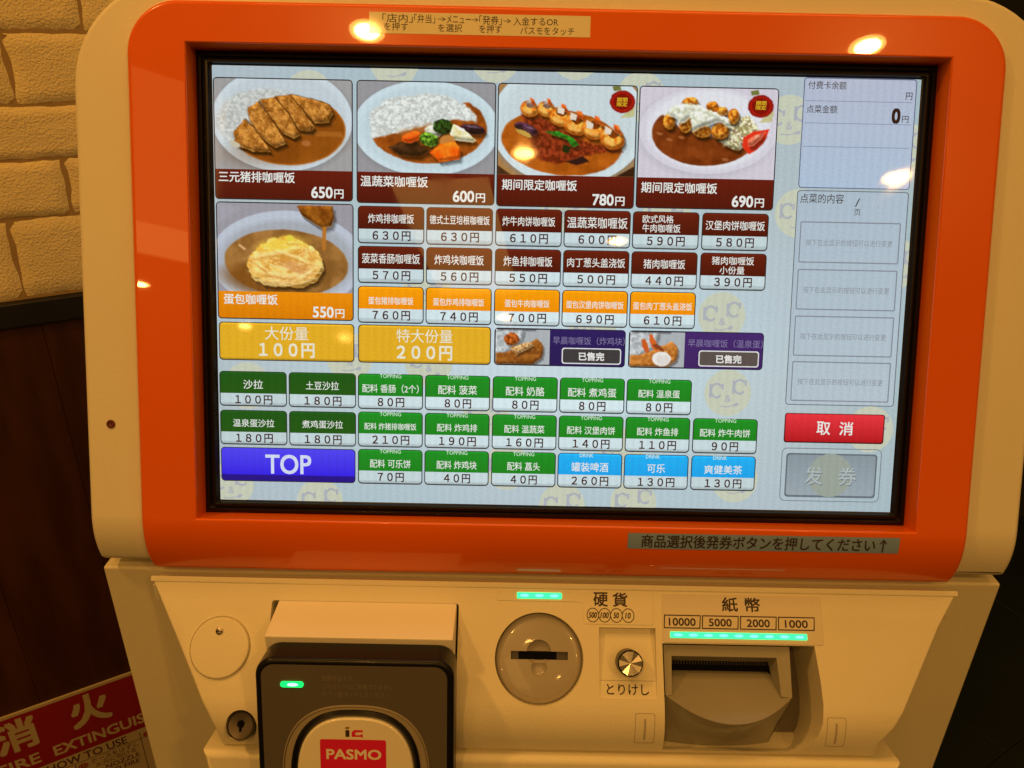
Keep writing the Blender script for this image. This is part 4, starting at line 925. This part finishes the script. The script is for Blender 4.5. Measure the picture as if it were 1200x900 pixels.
# fire extinguisher sign
sx0, sx1, sy1, sy0 = -.290, .062, -.908, -1.165
sign = thing('fire_extinguisher_sign', 'dark red and cream fire extinguisher sign on the wooden panelling at lower left', 'sign', tuple(W0+WD*(-.115)+Vector((0, 0, -1.15))))
M_SRED = mat('sign_red', (.26, .006, .012), .5, var=.05); M_SCREAM = mat('sign_cream', (.46, .38, .24), .5, var=.05)
bm = box_bm(sx0, sx1, sy0, sy1, 0, .004, .0008); from_bm('plate', bm, M_SCREAM, FW, sign)
F = Flat(); z = .0043; F.poly(rr(sx0+.005, -1.0455, sx1-.005, sy1-.006, .002, 3), z, None, 0)
for t, xc in (('消', -.222), ('火', -.108), ('器', .006)): F.text(t, xc-.032, -.922, xc+.032, -.990, z+.0002, None, .03, 1)
F.text('FIRE', -.262, -1.010, -.199, -1.033, z+.0002, None, .03, 1); F.text('EXTINGUISHER', -.178, -1.010, .027, -1.033, z+.0002, None, .03, 1)
F.text('HOW TO USE', -.196, -1.050, -.066, -1.067, z, None, .02, 2)
for yy in (-1.0705, ): F.rect(sx0+.012, yy, sx1-.012, yy+.0012, z, None, 2)
F.rect(-.0445, -1.160, -.0433, -1.054, z, None, 2); F.rect(-.1550, -1.160, -.1538, -1.072, z, None, 2)
F.text('ホースをはずし\n火元に向ける', -.130, -1.073, -.050, -1.097, z, None, 0, 2); F.text('NOZZLE\nTO FIRE', -.110, -1.100, -.052, -1.126, z, None, .01, 2)
F.disc(-.030, -1.064, .009, z, None, 0, .007); F.text('③', -.036, -1.059, -.024, -1.069, z+.0002, None, 0, 1)
F.disc(-.143, -1.082, .008, z, None, 0, .007); F.text('②', -.149, -1.077, -.137, -1.087, z+.0002, None, 0, 1)
F.build('sign_print', [M_SRED, M_SCREAM, mat('sign_ink', (.09, .03, .02), .6)], FW, sign)
# floor of dark tiles laid along the wall
fl = from_bm('floor', box_bm(-6, 8, -7, 8, -.05, -.004), mat('floor_joint', (.014, .015, .011), .8, var=.2), Matrix.Identity(4)); fl['kind'] = 'structure'
M_TILE = mat('dark_floor_tile', (.008, .013, .008), .35, spec=.35, var=.3, vscale=5, bump=.3, bscale=120)
FT = frame((0, 0, 0), WD, -WN, Vector((0, 0, 1)))
tb = box_bm(-.2245, .2245, -.2245, .2245, -.0035, 0, .001, 1)
bmesh.ops.recalc_face_normals(tb, faces=tb.faces); tme = bpy.data.meshes.new('floor_tile'); tb.to_mesh(tme); tb.free(); tme.materials.append(M_TILE)
for i in range(-3, 11):
    for j in range(-4, 4):
        a = 1.2-.225+.45*i; b_ = -.225+.45*j; p = WD*a-WN*b_
        if (p-Vector((W0.x, W0.y, 0))).dot(WN) < .20: continue
        o = bpy.data.objects.new('floor_tile', tme); link(o, FT @ Matrix.Translation((a, b_, 0)), fl)

scene.cycles.use_denoising = True
scene.cycles.max_bounces = 8
